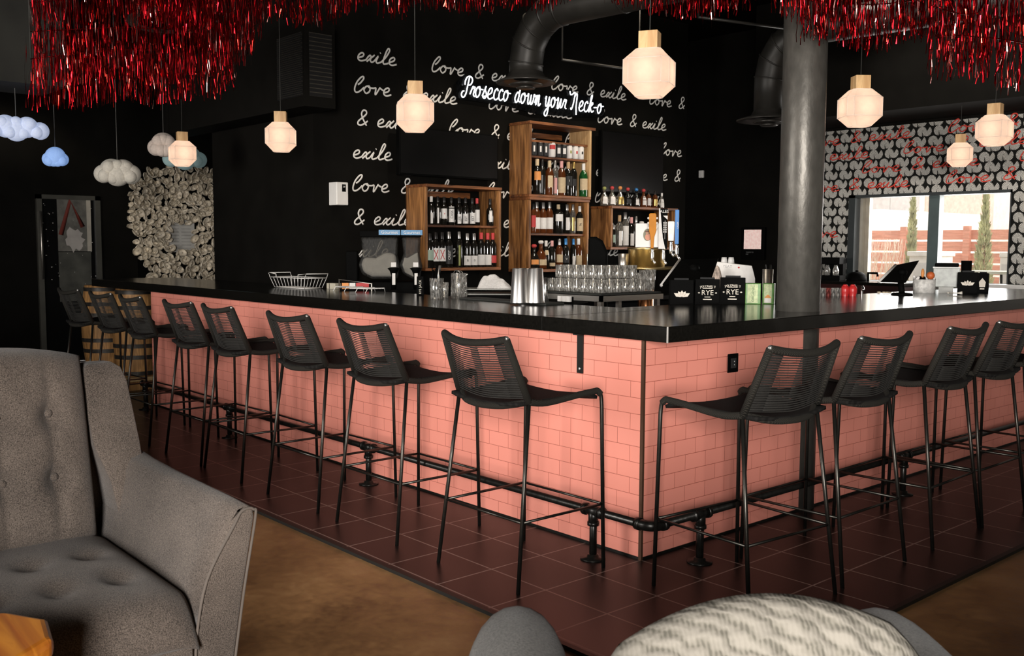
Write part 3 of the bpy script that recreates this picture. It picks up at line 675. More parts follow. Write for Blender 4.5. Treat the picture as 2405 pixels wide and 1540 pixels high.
# ============================================================ cloud lamps
def cloud(label, px, py, wpx, hpx, d, col, es, cord_top, seed, rim=None):
    c = at(px, py, d); w = wpx*d/2306; h = hpx*d/2306; rnd = random.Random(seed)
    t_ = thing('cloud_lamp', label, 'lamp', c, face_cam(c)+R(90), 'cloud lamps at the far left')
    b = MB(); n = 5 if w > h*1.3 else 3
    for i in range(n):
        u_ = -1+2*i/(n-1); r_ = h*(.34+.12*(1-u_*u_)+rnd.uniform(-.02, .03)); b.ball((u_*(w/2-r_), rnd.uniform(-.12, .12)*h, (.06 if i % 2 else -.06)*h), r_, 20, 14)
    for i in range(7):
        u_ = -.75+1.5*i/6; r_ = h*.25; b.ball((u_*(w/2-r_), -.22*h+rnd.uniform(-.06, .06)*h, (.2 if i % 2 else -.2)*h*(1-.4*abs(u_))), r_, 18, 12)
    b.build('cloud_body', P('cloud_%d' % seed, col, .9, var=.1, emit=(rim or col), es=es, bumpk=.2, scale=60), t_)
    b = MB(); b.tube([(0, 0, h*.3), (0, 0, ZC-c.z)], .003, 5); b.build('cord', P('grey_cord', (.16, .16, .15), .6), t_)
cloud('long white cloud lamp with blue glow at the left edge', 38, 301, 142, 58, 8.6, (.55, .60, .72), .42, 0, 11, (.55, .66, .95))
cloud('small blue glowing cloud lamp hanging over the glass door', 130, 371, 58, 48, 9.2, (.30, .45, .75), .45, 0, 12, (.28, .48, .95))
cloud('puffy off-white cloud lamp left of the shell art', 276, 405, 104, 64, 9.0, (.62, .58, .50), .06, 0, 13)
cloud('round pinkish white cloud lamp behind an octagonal lamp', 384, 343, 72, 60, 9.4, (.62, .52, .45), .10, 0, 14)
cloud('teal tinted cloud lamp partly behind an octagonal lamp', 434, 371, 100, 52, 10.1, (.36, .52, .52), .14, 0, 15)

# ============================================================ foil fringe under the ceiling
FOIL = []
for k, (c, ro) in enumerate([((.34, .006, .010), .20), ((.20, .004, .007), .28), ((.48, .025, .018), .16), ((.90, .42, .38), .14)]):
    FOIL.append(P('foil_and_sparkle_%d' % k, c, ro, 1., var=.25, scale=40))  # last, pale pink tone paints sparkle highlights into some strips
def fringe(label, pts, d, length, seed, dens=1.0, d1=None, wav=.02):
    """tinsel curtain: photo points of its lower hem, hung at a distance"""
    rnd = random.Random(seed); n = len(pts); W3 = []
    for i, (x, y) in enumerate(pts): W3.append(at(x, y, d+(0 if d1 is None else (d1-d)*i/(n-1))))
    path = smooth_path(W3, 6); Ls = [0.]
    for a, c in zip(path, path[1:]): Ls.append(Ls[-1]+(c-a).length)
    tot = Ls[-1]; c0 = path[0].copy(); t_ = thing('foil_fringe', label, 'fringe', c0, 0, 'red foil fringes under the ceiling')
    b = MB(); cnt = int(tot/.0033*dens); k = 0; tops = []
    for i in range(cnt):
        s = tot*(i+rnd.random()*.8)/cnt
        while k < len(Ls)-2 and Ls[k+1] < s: k += 1
        p = path[k].lerp(path[k+1], (s-Ls[k])/max(1e-6, Ls[k+1]-Ls[k]))-c0
        p += Vector((rnd.gauss(0, wav), rnd.gauss(0, wav), rnd.gauss(0, .018)+.02*math.sin(s*14)))
        L = length*rnd.uniform(.9, 1.03); w = rnd.uniform(.0016, .0031); a = rnd.random()*6.283; seg = 5; vs = []; sway = Vector((rnd.gauss(0, .012), rnd.gauss(0, .012), 0))
        for j in range(seg+1):
            f = j/seg; an = a+rnd.gauss(0, .55); dv = Vector((math.cos(an), math.sin(an), 0))*w
            q = p+Vector((0, 0, L*f))+sway*(1-f)+Vector((rnd.gauss(0, .003), rnd.gauss(0, .003), 0)); vs += [q-dv, q+dv]
        b.add(vs, [(2*j, 2*j+1, 2*j+3, 2*j+2) for j in range(seg)], rnd.choices((0, 1, 2, 3), (5, 5, 3, 1.3))[0])
    o = b.build('foil_strips', FOIL, t_); o['kind'] = 'stuff'
    b = MB(); hp = [q-c0+Vector((0, 0, length*.97)) for q in path[::3]]; b.tube(hp, .008, 6, flat=.4); b.build('header_tape', FOIL[1], t_)
    b = MB()
    for q in hp[::2]: b.tube([q, q+Vector((0, 0, ZC-(q+c0).z))], .0015, 4)
    b.build('hanging_line', P('black_cord', (.05, .05, .045), .6), t_)
LEFTF = [
 ('lowest tier of the big red foil fringe at upper left', [(76, 258), (180, 246), (290, 236), (400, 238), (490, 222), (545, 188), (545, 176)], 6.3, .33),
 ('second tier of the big red foil fringe at upper left', [(76, 196), (190, 190), (300, 186), (420, 188), (520, 160), (575, 138), (600, 118)], 6.2, .33),
 ('third tier of the big red foil fringe at upper left', [(76, 130), (180, 122), (320, 108), (450, 112), (540, 118), (612, 92)], 6.1, .33),
 ('upper tier of the big red foil fringe at upper left', [(80, 62), (200, 50), (300, 40), (440, 60), (560, 70), (618, 44)], 6.0, .33)]
for i, (lab, pts, d, L) in enumerate(LEFTF): fringe(lab, pts, d, L, 20+i, .8)
fringe('red foil fringe bunched inside the dark ring at upper left', [(322, 2), (350, 40), (400, 62), (450, 68), (505, 58), (530, 30)], 5.6, .26, 31)
fringe('short bright red foil fringe right of the big one, top edge', [(602, 44), (690, 48), (780, 40), (830, 22), (880, 6)], 5.6, .24, 32)
fringe('small red foil tuft at the top edge left of centre', [(902, 36), (925, 42), (945, 36), (962, 20)], 5.5, .22, 33)
fringe('thin red foil fringe along the top edge at centre', [(960, 14), (1050, 20), (1150, 20), (1240, 16), (1330, 0)], 5.6, .2, 34)
fringe('red foil fringe at the top edge above the largest lamp', [(1438, 6), (1500, 18), (1580, 26), (1640, 34), (1665, 46), (1700, 34), (1745, 0)], 5.2, .2, 35, 1.2, wav=.035)
fringe('lower tier of the red foil fringe right of the column', [(1880, 92), (1960, 100), (2040, 104), (2120, 98), (2200, 84), (2275, 58)], 4.9, .2, 36)
fringe('upper tier of the red foil fringe right of the column', [(1818, 26), (1870, 56), (1960, 60), (2060, 64), (2160, 54), (2300, 28)], 4.8, .24, 37)
fringe('ragged red foil fringe hanging lowest at far right', [(2198, 186), (2240, 182), (2285, 186), (2340, 190), (2400, 200), (2450, 210)], 4.6, .2, 38, .8, wav=.03)
fringe('middle tier of the red foil fringe at far right', [(2185, 132), (2240, 150), (2290, 150), (2320, 108), (2380, 112), (2440, 120)], 4.6, .24, 39, .7, wav=.03)
fringe('top tier of the red foil fringe at far right', [(2260, 40), (2310, 84), (2360, 62), (2405, 74), (2450, 80)], 4.6, .24, 40, .8, wav=.03)
# dark open ring among the fringes
rc = at(415, 48, 6.6); b = MB(); pr = []
b.tube([(math.cos(a)*.29, math.sin(a)*.29, 0) for a in [2*math.pi*i/40 for i in range(40)]], .035, 8, closed=True, flat=.35)
b.tube([(0, 0, .02), (0, 0, ZC-rc.z)], .01, 6); b.tube([(-.29, 0, 0), (.29, 0, 0)], .008, 6)
o = b.build('ceiling_ring', P('ring_grey', (.05, .048, .042), .5)); o.location = rc; o.rotation_euler = (.05, -.08, 0); tag(o, 'dark grey hoop hanging among the red fringes at upper left', 'ring')

# ============================================================ ducts and ceiling diffusers
DUCT = P('black_duct_paint', (.030, .028, .024), .45, .3, var=.3, scale=5)
def duct(label, px, py, d, diam, rdisc, run, turn):
    c = at(px, py, d); t_ = thing('round_duct', label, 'duct', c)
    zt = 3.25-c.z; path = [Vector((0, 0, .10)), Vector((0, 0, zt-.38))]
    for k in range(1, 5): a = math.pi/2*k/4; path.append(Vector((.38*(1-math.cos(a))*math.cos(turn), .38*(1-math.cos(a))*math.sin(turn), zt-.38+.38*math.sin(a))))
    path.append(path[-1]+Vector((math.cos(turn), math.sin(turn), 0))*run)
    b = MB(); b.tube(path, diam/2, 24); b.build('duct_pipe', DUCT, t_)
    for q, nx_ in zip(path[1:-1], path[2:]):
        d_ = (nx_-q).normalized(); b = MB(); b.tube([q-d_*.006, q+d_*.006], diam/2+.007, 24); b.build('seam_ring', DUCT, t_)
    for k in range(1, int(run/.6)): q = path[-2].lerp(path[-1], k*.6/run); d_ = (path[-1]-path[-2]).normalized(); b = MB(); b.tube([q-d_*.006, q+d_*.006], diam/2+.005, 24); b.build('seam_ring', DUCT, t_)
    b = MB(); b.lathe([(.13, .11), (.16, .06), (rdisc, .025), (rdisc, .015), (.17, .03), (.10, .05)], 36, caps=False); b.lathe([(.12, -.005), (.14, .005), (.05, .03)], 30); b.lathe([(.07, -.03), (.08, -.02), (.03, 0)], 30)
    b.build('diffuser', P('diffuser_paint', (.05, .046, .04), .35, .4), t_)
duct('round black duct elbow with a disc diffuser over the back bar', 1235, 200, 7.9, .27, .24, 4.2, R(5))
duct('second black duct elbow with disc diffuser, half behind the column', 1806, 288, 8.6, .27, .28, 3.6, R(5))
for (x0, y0, x1, y1, d, lab) in [(1640, 40, 1900, 120, 7.6, 'thin black conduit crossing the ceiling near the column'), (1320, 140, 1500, 175, 8.2, 'thin black conduit on the ceiling behind the largest lamp')]:
    a = at(x0, y0, d); c = at(x1, y1, d+.5); c.z = a.z; b = MB(); b.tube([a, c], .012, 8); b.tube([a, (a.x, a.y, ZC)], .008, 6); b.tube([c, (c.x, c.y, ZC)], .008, 6); tag(b.build('ceiling_conduit', DUCT), lab, 'conduit')

# ============================================================ lettered wall: televisions, neon, white box
SCREEN = P('television_screen', (.004, .004, .004), .25, spec=.3)
def television(label, p0, p1, xf):
    a = on(*p0, 0, xf); c = on(*p1, 0, xf); y0, y1 = sorted((a.y, c.y)); z0, z1 = sorted((a.z, c.z))
    t_ = thing('television', label, 'television', (xf, (y0+y1)/2, (z0+z1)/2)); w = (y1-y0)/2; h = (z1-z0)/2
    b = MB(); b.box((-.05, -w, -h), (0, w, h)); b.build('housing', BLACKPL, t_, bevel=.005)
    b = MB(); b.box((0, -w+.012, -h+.018), (.002, w-.012, h-.012)); b.build('screen', SCREEN, t_)
    b = MB(); b.box((Dx-xf+.01, -.12, -.1), (-.05, .12, .1)); b.build('wall_bracket', BLACKPL, t_)
television('wide black television on the lettered wall above the left shelf', (938, 410), (1170, 318), -4.18)
television('wide black television on the lettered wall above the right shelf', (1412, 452), (1560, 322), -4.18)
NEON = P('neon_tube', (1, 1, 1), .4, emit=(.92, .95, 1.0), es=2.6)
ns = thing('neon_sign', 'white neon script sign reading Prosecco down your Neck-o', 'sign', on(1085, 224, 0, Dx+.07))
nb = on(1085, 224, 0, Dx+.07); ne = on(1415, 262, 0, Dx+.07); b = MB()
wv = script(MB(), 'Prosecco down your Neck-o', (0, 0, 0), UY, UZ, .07, 1.0, .01, PX)
sxn = (ne.y-nb.y)/wv
script(b, 'Prosecco down your Neck-o', (0, 0, 0), UY, UZ, .105, sxn*.07/.105, .0115, PX, flat=1.)
b.build('neon_tubing', NEON, ns)
b = MB(); L_ = ne.y-nb.y; out = [(-.05, -.03), (-.05, .12), (.05, .2), (.12, .13), (L_*.6, .10), (L_*.72, .2), (L_+.04, .12), (L_+.05, -.03), (L_*.8, -.06), (L_*.5, -.08), (L_*.3, -.04)]
b.prism(out, 0, -.022, -.016); b.build('clear_backing', glassy('acrylic', (.12, .13, .14), .95, .008, .3), ns)
b = MB()
for y, z in ((.02, .1), (L_*.35, .0), (L_*.65, .0), (L_*.97, .05)): b.cyl((-.066, y, z), (-.016, y, z), .008, 8)
b.build('stand_off', CHROME, ns)
wb = on(788, 456, 0, Dx+.0); z0 = on(800, 483, 0, Dx).z; z1 = on(800, 430, 0, Dx).z
t_ = thing('wall_cabinet', 'small white wall box beside the first lettering column', 'box', (Dx, 1.035, z0))
b = MB(); b.box((.001, -.055, 0), (.12, .055, z1-z0)); b.build('body', WHITE, t_, bevel=.004)
b = MB(); b.box((.12, -.052, .003), (.126, .052, z1-z0-.003)); o = b.build('door', WHITE, t_, bevel=.002)
b = MB(); b.box((.126, -.005, .11), (.128, .030, .17)); words(b, '20', (.1282, .0125, .15), UY, UZ, .02, PX, 1); b.build('black_label', [BLACKPL, PAPER], o)

# ============================================================ wooden wall shelves
XFs = -4.0
def yz(px, py, x=XFs): p = on(px, py, 0, x); return p.y, p.z
def shelf_unit(name, label, y0, y1, z0, z1, shelves, over=0., back=False, dep=.29, right=True, rails=()):
    t_ = thing(name, label, 'shelf', (Dx+.004, (y0+y1)/2, z0)); h = z1-z0; w = (y1-y0)/2; th = .026
    b = MB(); b.box((0, -w, 0), (dep, -w+th, h)); b.build('side_panel', WALNUT, t_, bevel=.003)
    if right: b = MB(); b.box((0, w-th, 0), (dep, w, h)); b.build('side_panel', OAKC if over > .02 else WALNUT, t_, bevel=.003)
    b = MB(); b.box((0, -w-over*.2, h), (dep+.012, w+over, h+th)); b.build('top_board', WALNUTH, t_, bevel=.003)
    b = MB(); b.box((0, -w, -th), (dep, w, 0)); b.build('bottom_board', WALNUTH, t_, bevel=.003)
    for z in shelves: b = MB(); b.box((.0, -w+th, z-z0-.02), (dep-.03, w-th, z-z0)); b.build('shelf_board', WALNUTH, t_, bevel=.002)
    for z in rails: b = MB(); b.box((.0, -w+th, z-z0-.05), (.018, w-th-.12, z-z0)); b.build('hanging_rail', WALNUTH, t_)
    return t_
c1 = dict(y0=yz(1000, 500)[0], y1=yz(1178, 500)[0], z0=yz(1100, 628)[1], z1=yz(1000, 438)[1], m=yz(1060, 528)[1])
shelf_unit('wine_shelf', 'walnut box shelf of wine bottles, left of the tall shelf', c1['y0'], c1['y1'], c1['z0'], c1['z1'], [c1['m']], rails=(c1['z1']-.02,))
c2 = dict(y0=yz(1245, 400)[0], y1=yz(1390, 400)[0], z0=yz(1300, 458)[1], z1=yz(1250, 290)[1], m1=yz(1300, 331)[1], m2=yz(1300, 368)[1])
shelf_unit('can_shelf', 'tall walnut box shelf with cans and liquor, upper of the two stacked', c2['y0'], c2['y1'], c2['z0'], c2['z1'], [c2['m1'], c2['m2']], over=.045, rails=(c2['z1']-.04,))
c3 = dict(y0=yz(1243, 560)[0], y1=yz(1384, 560)[0], z0=yz(1300, 632)[1], z1=c2['z0']-.054, m=yz(1300, 548)[1])
shelf_unit('liquor_shelf', 'walnut box shelf with liquor, lower of the two stacked', c3['y0'], c3['y1'], c3['z0'], c3['z1'], [c3['m']])
c4 = dict(y0=yz(1436, 540)[0], y1=yz(1568, 540, -4.12)[0], z0=yz(1440, 580)[1], z1=yz(1440, 489)[1])
shelf_unit('tequila_shelf', 'low walnut box shelf behind the beer taps', c4['y0'], c4['y1'], c4['z0'], c4['z1'], [], over=.02)

# ------------------------------------------------------------ bottles and cans
PROF = {
 'wine': [(.034, 0), (.0365, .006), (.0365, .185), (.033, .205), (.018, .232), (.0145, .245), (.0145, .298), (.0155, .300)],
 'port': [(.038, 0), (.040, .006), (.040, .155), (.034, .180), (.016, .200), (.017, .225), (.0145, .235), (.0145, .285)],
 'liquor': [(.036, 0), (.038, .006), (.038, .175), (.030, .205), (.016, .225), (.0145, .24), (.0145, .285)],
 'slim': [(.030, 0), (.031, .005), (.031, .20), (.025, .225), (.013, .245), (.0125, .30)],
 'square': [(.044, 0), (.046, .006), (.046, .165), (.040, .185), (.016, .20), (.0145, .25)],
 'squat': [(.048, 0), (.052, .012), (.050, .085), (.034, .125), (.018, .145), (.016, .19)],
 'bulb': [(.046, 0), (.050, .01), (.050, .07), (.032, .115), (.016, .14), (.015, .175)],
 'bell': [(.036, 0), (.037, .006), (.033, .10), (.020, .16), (.013, .20), (.012, .245)],
}
def arc_label(b, prof, z0, z1, half, mi=0, a_mid=0., off=.0008):
    def rad(z):
        for (r_a, za), (r_b, zb) in zip(prof, prof[1:]):
            if za <= z <= zb and zb > za: return r_a+(r_b-r_a)*(z-za)/(zb-za)
        return prof[-1][0]
    b.lathe([(rad(z0+(z1-z0)*k/4)+off, z0+(z1-z0)*k/4) for k in range(5)], 10, mi=mi, caps=False, a0=a_mid-half, a1=a_mid+half)
PAL = {'w': PAPER, 't': TAN, 'r': P('red_label', (.55, .05, .05), .6), 'k': P('black_label_paper', (.02, .02, .02), .6), 'g': P('olive_label', (.32, .34, .10), .6), 'o': P('orange_label', (.75, .30, .08), .6), 'p': P('pink_label', (.75, .38, .36), .6), 'b': P('blue_foil', (.05, .22, .5), .3, .4), 's': P('silver_foil', (.55, .53, .5), .3, .9), 'y': P('gold_foil', (.60, .42, .14), .35, .8), 'd': P('dark_foil', (.015, .013, .012), .3), 'n': P('cork', (.50, .33, .18), .8), 'v': P('mint_label', (.35, .45, .36), .6)}
GLS = {'k': BOTDARK, 'g': BOTGREEN, 'a': BOTAMBER, 'c': BOTCLEAR}
def bottle(label, group, y, z, h, kind, glass, lab, cap, x=-4.13, text=None, tcol='k', oval=False):
    t_ = thing('bottle', label, 'bottle', (x, y, z), 0, group); pf = PROF[kind]; s = h/(pf[-1][1]+(.022 if kind in ('squat', 'bulb') else .004)); rs = min(1.15, max(.8, s))
    pr = [(r*rs, zz*s) for r, zz in pf]
    b = MB(); b.lathe(pr, 20); b.build('glass_body', GLS[glass], t_)
    top = pr[-1][1]; rn = pr[-1][0]
    if kind in ('squat', 'bulb'): b = MB(); b.lathe([(rn*.9, top-.004), (rn*1.3, top+.004), (rn*1.5, top+.016), (rn*1.1, top+.028), (0, top+.031)], 16); b.build('stopper', PAL[cap], t_)
    else: b = MB(); b.lathe([(rn+.0012, top-.055*s), (rn+.0014, top), (rn*.9, top+.004), (0, top+.004)], 16, caps=False); b.build('capsule', PAL[cap], t_)
    if lab:
        z0, z1, half, c = lab; b = MB(); am = R(-28)
        arc_label(b, pr, z0*h, z1*h, half, 0, am)
        if text == 'X':
            r_ = max(r for r, zz in pr)+.0018; hh = (z1-z0)*h*.36
            for sg in (-1, 1): b.tube([(r_*math.cos(am+sg*.45*(f*2-1)), r_*math.sin(am+sg*.45*(f*2-1)), (z0+z1)/2*h+hh*(f*2-1)) for f in (0, .25, .5, .75, 1)], .0035, 5, 1)
        elif text:
            r_ = max(r for r, zz in pr)+.0012; n_ = Vector((math.cos(am), math.sin(am), 0)); tv = Vector((-math.sin(am), math.cos(am), 0))
            words(b, text, n_*(r_+.0015)+Vector((0, 0, (z0+z1)/2*h)), Vector((0, 0, 1)) if len(text) > 1 else tv, -tv if len(text) > 1 else Vector((0, 0, 1)), .03, n_, 1)
        b.build('paper_label', [PAL[c], PAL[tcol]], t_)
    return t_
def row(where, group, base_px, plane_x, items, z, zmax=9.):
    n = len(items)
    for i, it in enumerate(items):
        px, top_px, kind, glass, lab, cap = it[:6]; kw = it[6] if len(it) > 6 else {}
        p = on(px, base_px, 0, plane_x); zt = on(px, top_px, 0, plane_x).z
        gname = {'k': 'dark', 'g': 'green', 'a': 'amber', 'c': 'clear'}[glass]
        nm = (ORD[i]+' from the left') if i < n/2 else (('last' if i == n-1 else ORD[n-1-i]+' from the right'))
        bottle('%s glass bottle, %s %s' % (gname, nm if nm != 'last' else 'rightmost', where), group, p.y, z+.001, min(zmax-z-.006, max(.16, zt-z)), kind, glass, lab, cap, plane_x, **kw)
B2 = 'bottles on the wall shelves'
LW = lambda a, c, col, half=1.0: (a, c, half, col)
row('on the upper wine shelf', B2, 527, -4.06, [
 (1013, 448, 'wine', 'k', LW(.04, .42, 'w', .35), 'w'), (1028, 447, 'wine', 'k', LW(.05, .60, 'w', .25), 'd'), (1043, 447, 'wine', 'k', LW(.22, .58, 'w'), 'd', dict(text='r', tcol='r')),
 (1060, 447, 'wine', 'k', LW(.10, .66, 'w'), 'd', dict(text='CASK')), (1078, 452, 'wine', 'k', LW(.05, .40, 'w', .6), 'd', dict(text='LEE')), (1093, 452, 'wine', 'k', LW(.06, .42, 'w'), 'd', dict(text='EST')),
 (1109, 452, 'wine', 'k', LW(.06, .46, 'w'), 'd', dict(text='EST')), (1120, 448, 'wine', 'k', LW(.12, .58, 'w', .8), 'r'), (1151, 459, 'port', 'k', LW(.14, .56, 'w', .4), 'd')], c1['m'], c1['z1']-.072)
row('on the lower wine shelf', B2, 626, -4.06, [
 (1009, 548, 'wine', 'k', LW(.22, .52, 'v'), 'd'), (1023, 545, 'wine', 'k', LW(.18, .55, 'w'), 'd', dict(text='X', tcol='r')), (1038, 545, 'wine', 'k', LW(.18, .55, 'w'), 'd', dict(text='X', tcol='r')),
 (1054, 544, 'wine', 'k', LW(.10, .60, 'k'), 's', dict(text='CREST', tcol='w')), (1078, 544, 'slim', 'k', LW(.05, .62, 'g', .25), 's'), (1097, 548, 'wine', 'k', LW(.06, .34, 'w'), 's', dict(text='B')),
 (1113, 548, 'wine', 'k', LW(.06, .34, 'w'), 's', dict(text='0')), (1130, 546, 'wine', 'k', LW(.06, .36, 'w'), 'r'), (1145, 547, 'wine', 'k', LW(.06, .36, 'w'), 'r'), (1157, 547, 'wine', 'k', LW(.12, .34, 'r'), 'r')], c1['z0'], c1['m']-.02)
row('below the cans on the tall shelf', B2, 452, -4.06, [
 (1261, 369, 'wine', 'k', LW(.40, .64, 'o', .9), 't'), (1273, 369, 'slim', 'k', LW(.05, .55, 'd', .4), 'd'), (1290, 377, 'liquor', 'a', LW(.22, .56, 't', .6), 't'), (1303, 374, 'slim', 'c', LW(.05, .5, 'p', .4), 's'),
 (1318, 372, 'liquor', 'a', LW(.08, .52, 't'), 'p'), (1334, 380, 'liquor', 'k', LW(.30, .58, 'k', .9), 'n', dict(text='1', tcol='w')), (1347, 378, 'slim', 'k', LW(.3, .5, 'k', .5), 'y'), (1370, 384, 'liquor', 'g', LW(.20, .54, 't', 1.2), 'w')], c2['z0'], c2['m2']-.02)
row('on the middle board of the tall shelf', B2, 547, -4.06, [
 (1252, 478, 'slim', 'a', LW(.2, .6, 'r', .8), 'd'), (1260, 474, 'liquor', 'a', LW(.14, .50, 'w', .9), 's'), (1275, 475, 'liquor', 'a', LW(.14, .50, 'w', .9), 's'), (1290, 474, 'liquor', 'a', LW(.14, .50, 'w', .9), 's'),
 (1311, 480, 'square', 'k', LW(.42, .66, 'w', .8), 't'), (1331, 480, 'liquor', 'k', LW(.12, .55, 'w', .5), 's'), (1345, 480, 'slim', 'c', LW(.1, .55, 'y', .5), 's'), (1361, 484, 'liquor', 'k', LW(.10, .56, 't', 1.1), 'w', dict(text='76'))], c3['m'], c3['z1']-.002)
row('on the lowest board of the tall shelf', B2, 630, -4.06, [
 (1254, 575, 'squat', 'k', LW(.2, .4, 'o', .7), 'r'), (1270, 565, 'squat', 'a', LW(.14, .34, 't', 1.0), 'w'), (1282, 565, 'liquor', 'k', LW(.5, .66, 't', .5), 'w'), (1296, 565, 'liquor', 'k', LW(.10, .22, 't', .8), 'p'),
 (1313, 561, 'liquor', 'a', LW(.22, .48, 't', .9), 's'), (1328, 560, 'liquor', 'k', LW(.20, .44, 'k', .9), 'b', dict(text='V', tcol='w')), (1346, 561, 'slim', 'k', LW(.10, .42, 'w', .5), 'b'), (1358, 560, 'liquor', 'a', LW(.08, .44, 't', .8), 'w')], c3['z0'], c3['m']-.02)
row('on top of the shelf behind the beer taps', B2, 484, -4.06, [
 (1419, 441, 'squat', 'c', LW(.1, .5, 'w', .6), 'g'), (1437, 440, 'squat', 'c', LW(.1, .5, 'w', .6), 'r'), (1456, 440, 'squat', 'c', LW(.1, .5, 'y', .7), 'o'), (1474, 443, 'squat', 'k', LW(.15, .4, 'k', .5), 'r'), (1494, 444, 'squat', 'k', LW(.1, .45, 'w', .4), 'b'),
 (1511, 446, 'squat', 'a', LW(.12, .62, 'w', .5), 'r'), (1523, 448, 'liquor', 'a', LW(.12, .55, 'w', .6), 'd'), (1538, 449, 'liquor', 'a', LW(.12, .5, 'y', .6), 'd'), (1554, 455, 'bell', 'c', LW(.04, .6, 'w', .8), 'w')], c4['z1']+.026)
row('inside the shelf behind the beer taps', B2, 577, -4.06, [
 (1441, 528, 'slim', 'k', LW(.2, .55, 'v', .5), 's'), (1454, 505, 'liquor', 'c', LW(.05, .5, 'w', .4), 'n'), (1467, 498, 'wine', 'c', LW(.05, .6, 'w', .9), 's'), (1482, 510, 'liquor', 'k', LW(.05, .45, 'w', .5), 'p'), (1493, 508, 'slim', 'c', LW(.1, .5, 'w', .4), 's'), (1506, 520, 'squat', 'c', LW(.1, .4, 'w', .5), 'w')], c4['z0'])
for i, (px, kind) in enumerate(zip((1253, 1268, 1281, 1296, 1311, 1324, 1337, 1351, 1364), 'kkkRvvwww')):
    p = on(px, 361, 0, -4.06); z = c2['m2']+.001; hcan = .125 if kind != 'R' else .135; r_ = .031 if kind != 'R' else .036
    nm = ORD[i]+' from the left' if i < 5 else (ORD[8-i]+' from the right' if i < 8 else 'rightmost')
    t_ = thing('drink_can', '%s drink can, %s on the tall shelf' % ({'k': 'black', 'R': 'fat red and white', 'v': 'black and white', 'w': 'white'}[kind], nm), 'can', (-4.06, p.y, z), 0, 'cans on the tall shelf')
    b = MB(); b.lathe([(r_*.8, 0), (r_, .008), (r_, hcan-.012), (r_*.82, hcan)], 18); b.build('can_body', {'k': PAL['k'], 'v': PAL['k'], 'R': PAPER, 'w': PAPER}[kind], t_)
    b = MB(); b.lathe([(r_*.82, hcan-.001), (r_*.86, hcan+.002), (r_*.7, hcan+.001)], 18); b.build('can_lid', STEEL, t_)
    b = MB(); pr = [(r_, .01), (r_, hcan-.014)]
    if kind == 'R': arc_label(b, pr, hcan*.55, hcan*.85, .9, 0, R(-28)); b.build('printed_band', PAL['r'], t_)
    elif kind == 'w': arc_label(b, pr, hcan*.4, hcan*.62, .3, 0, R(-10)); b.build('printed_mark', [PAL['g'], PAL['r'], PAL['k']][i-6], t_)
    else: arc_label(b, pr, hcan*.3, hcan*.75, .25 if kind == 'k' else .5, 0, R(-28)); b.build('printed_mark', PAPER, t_)

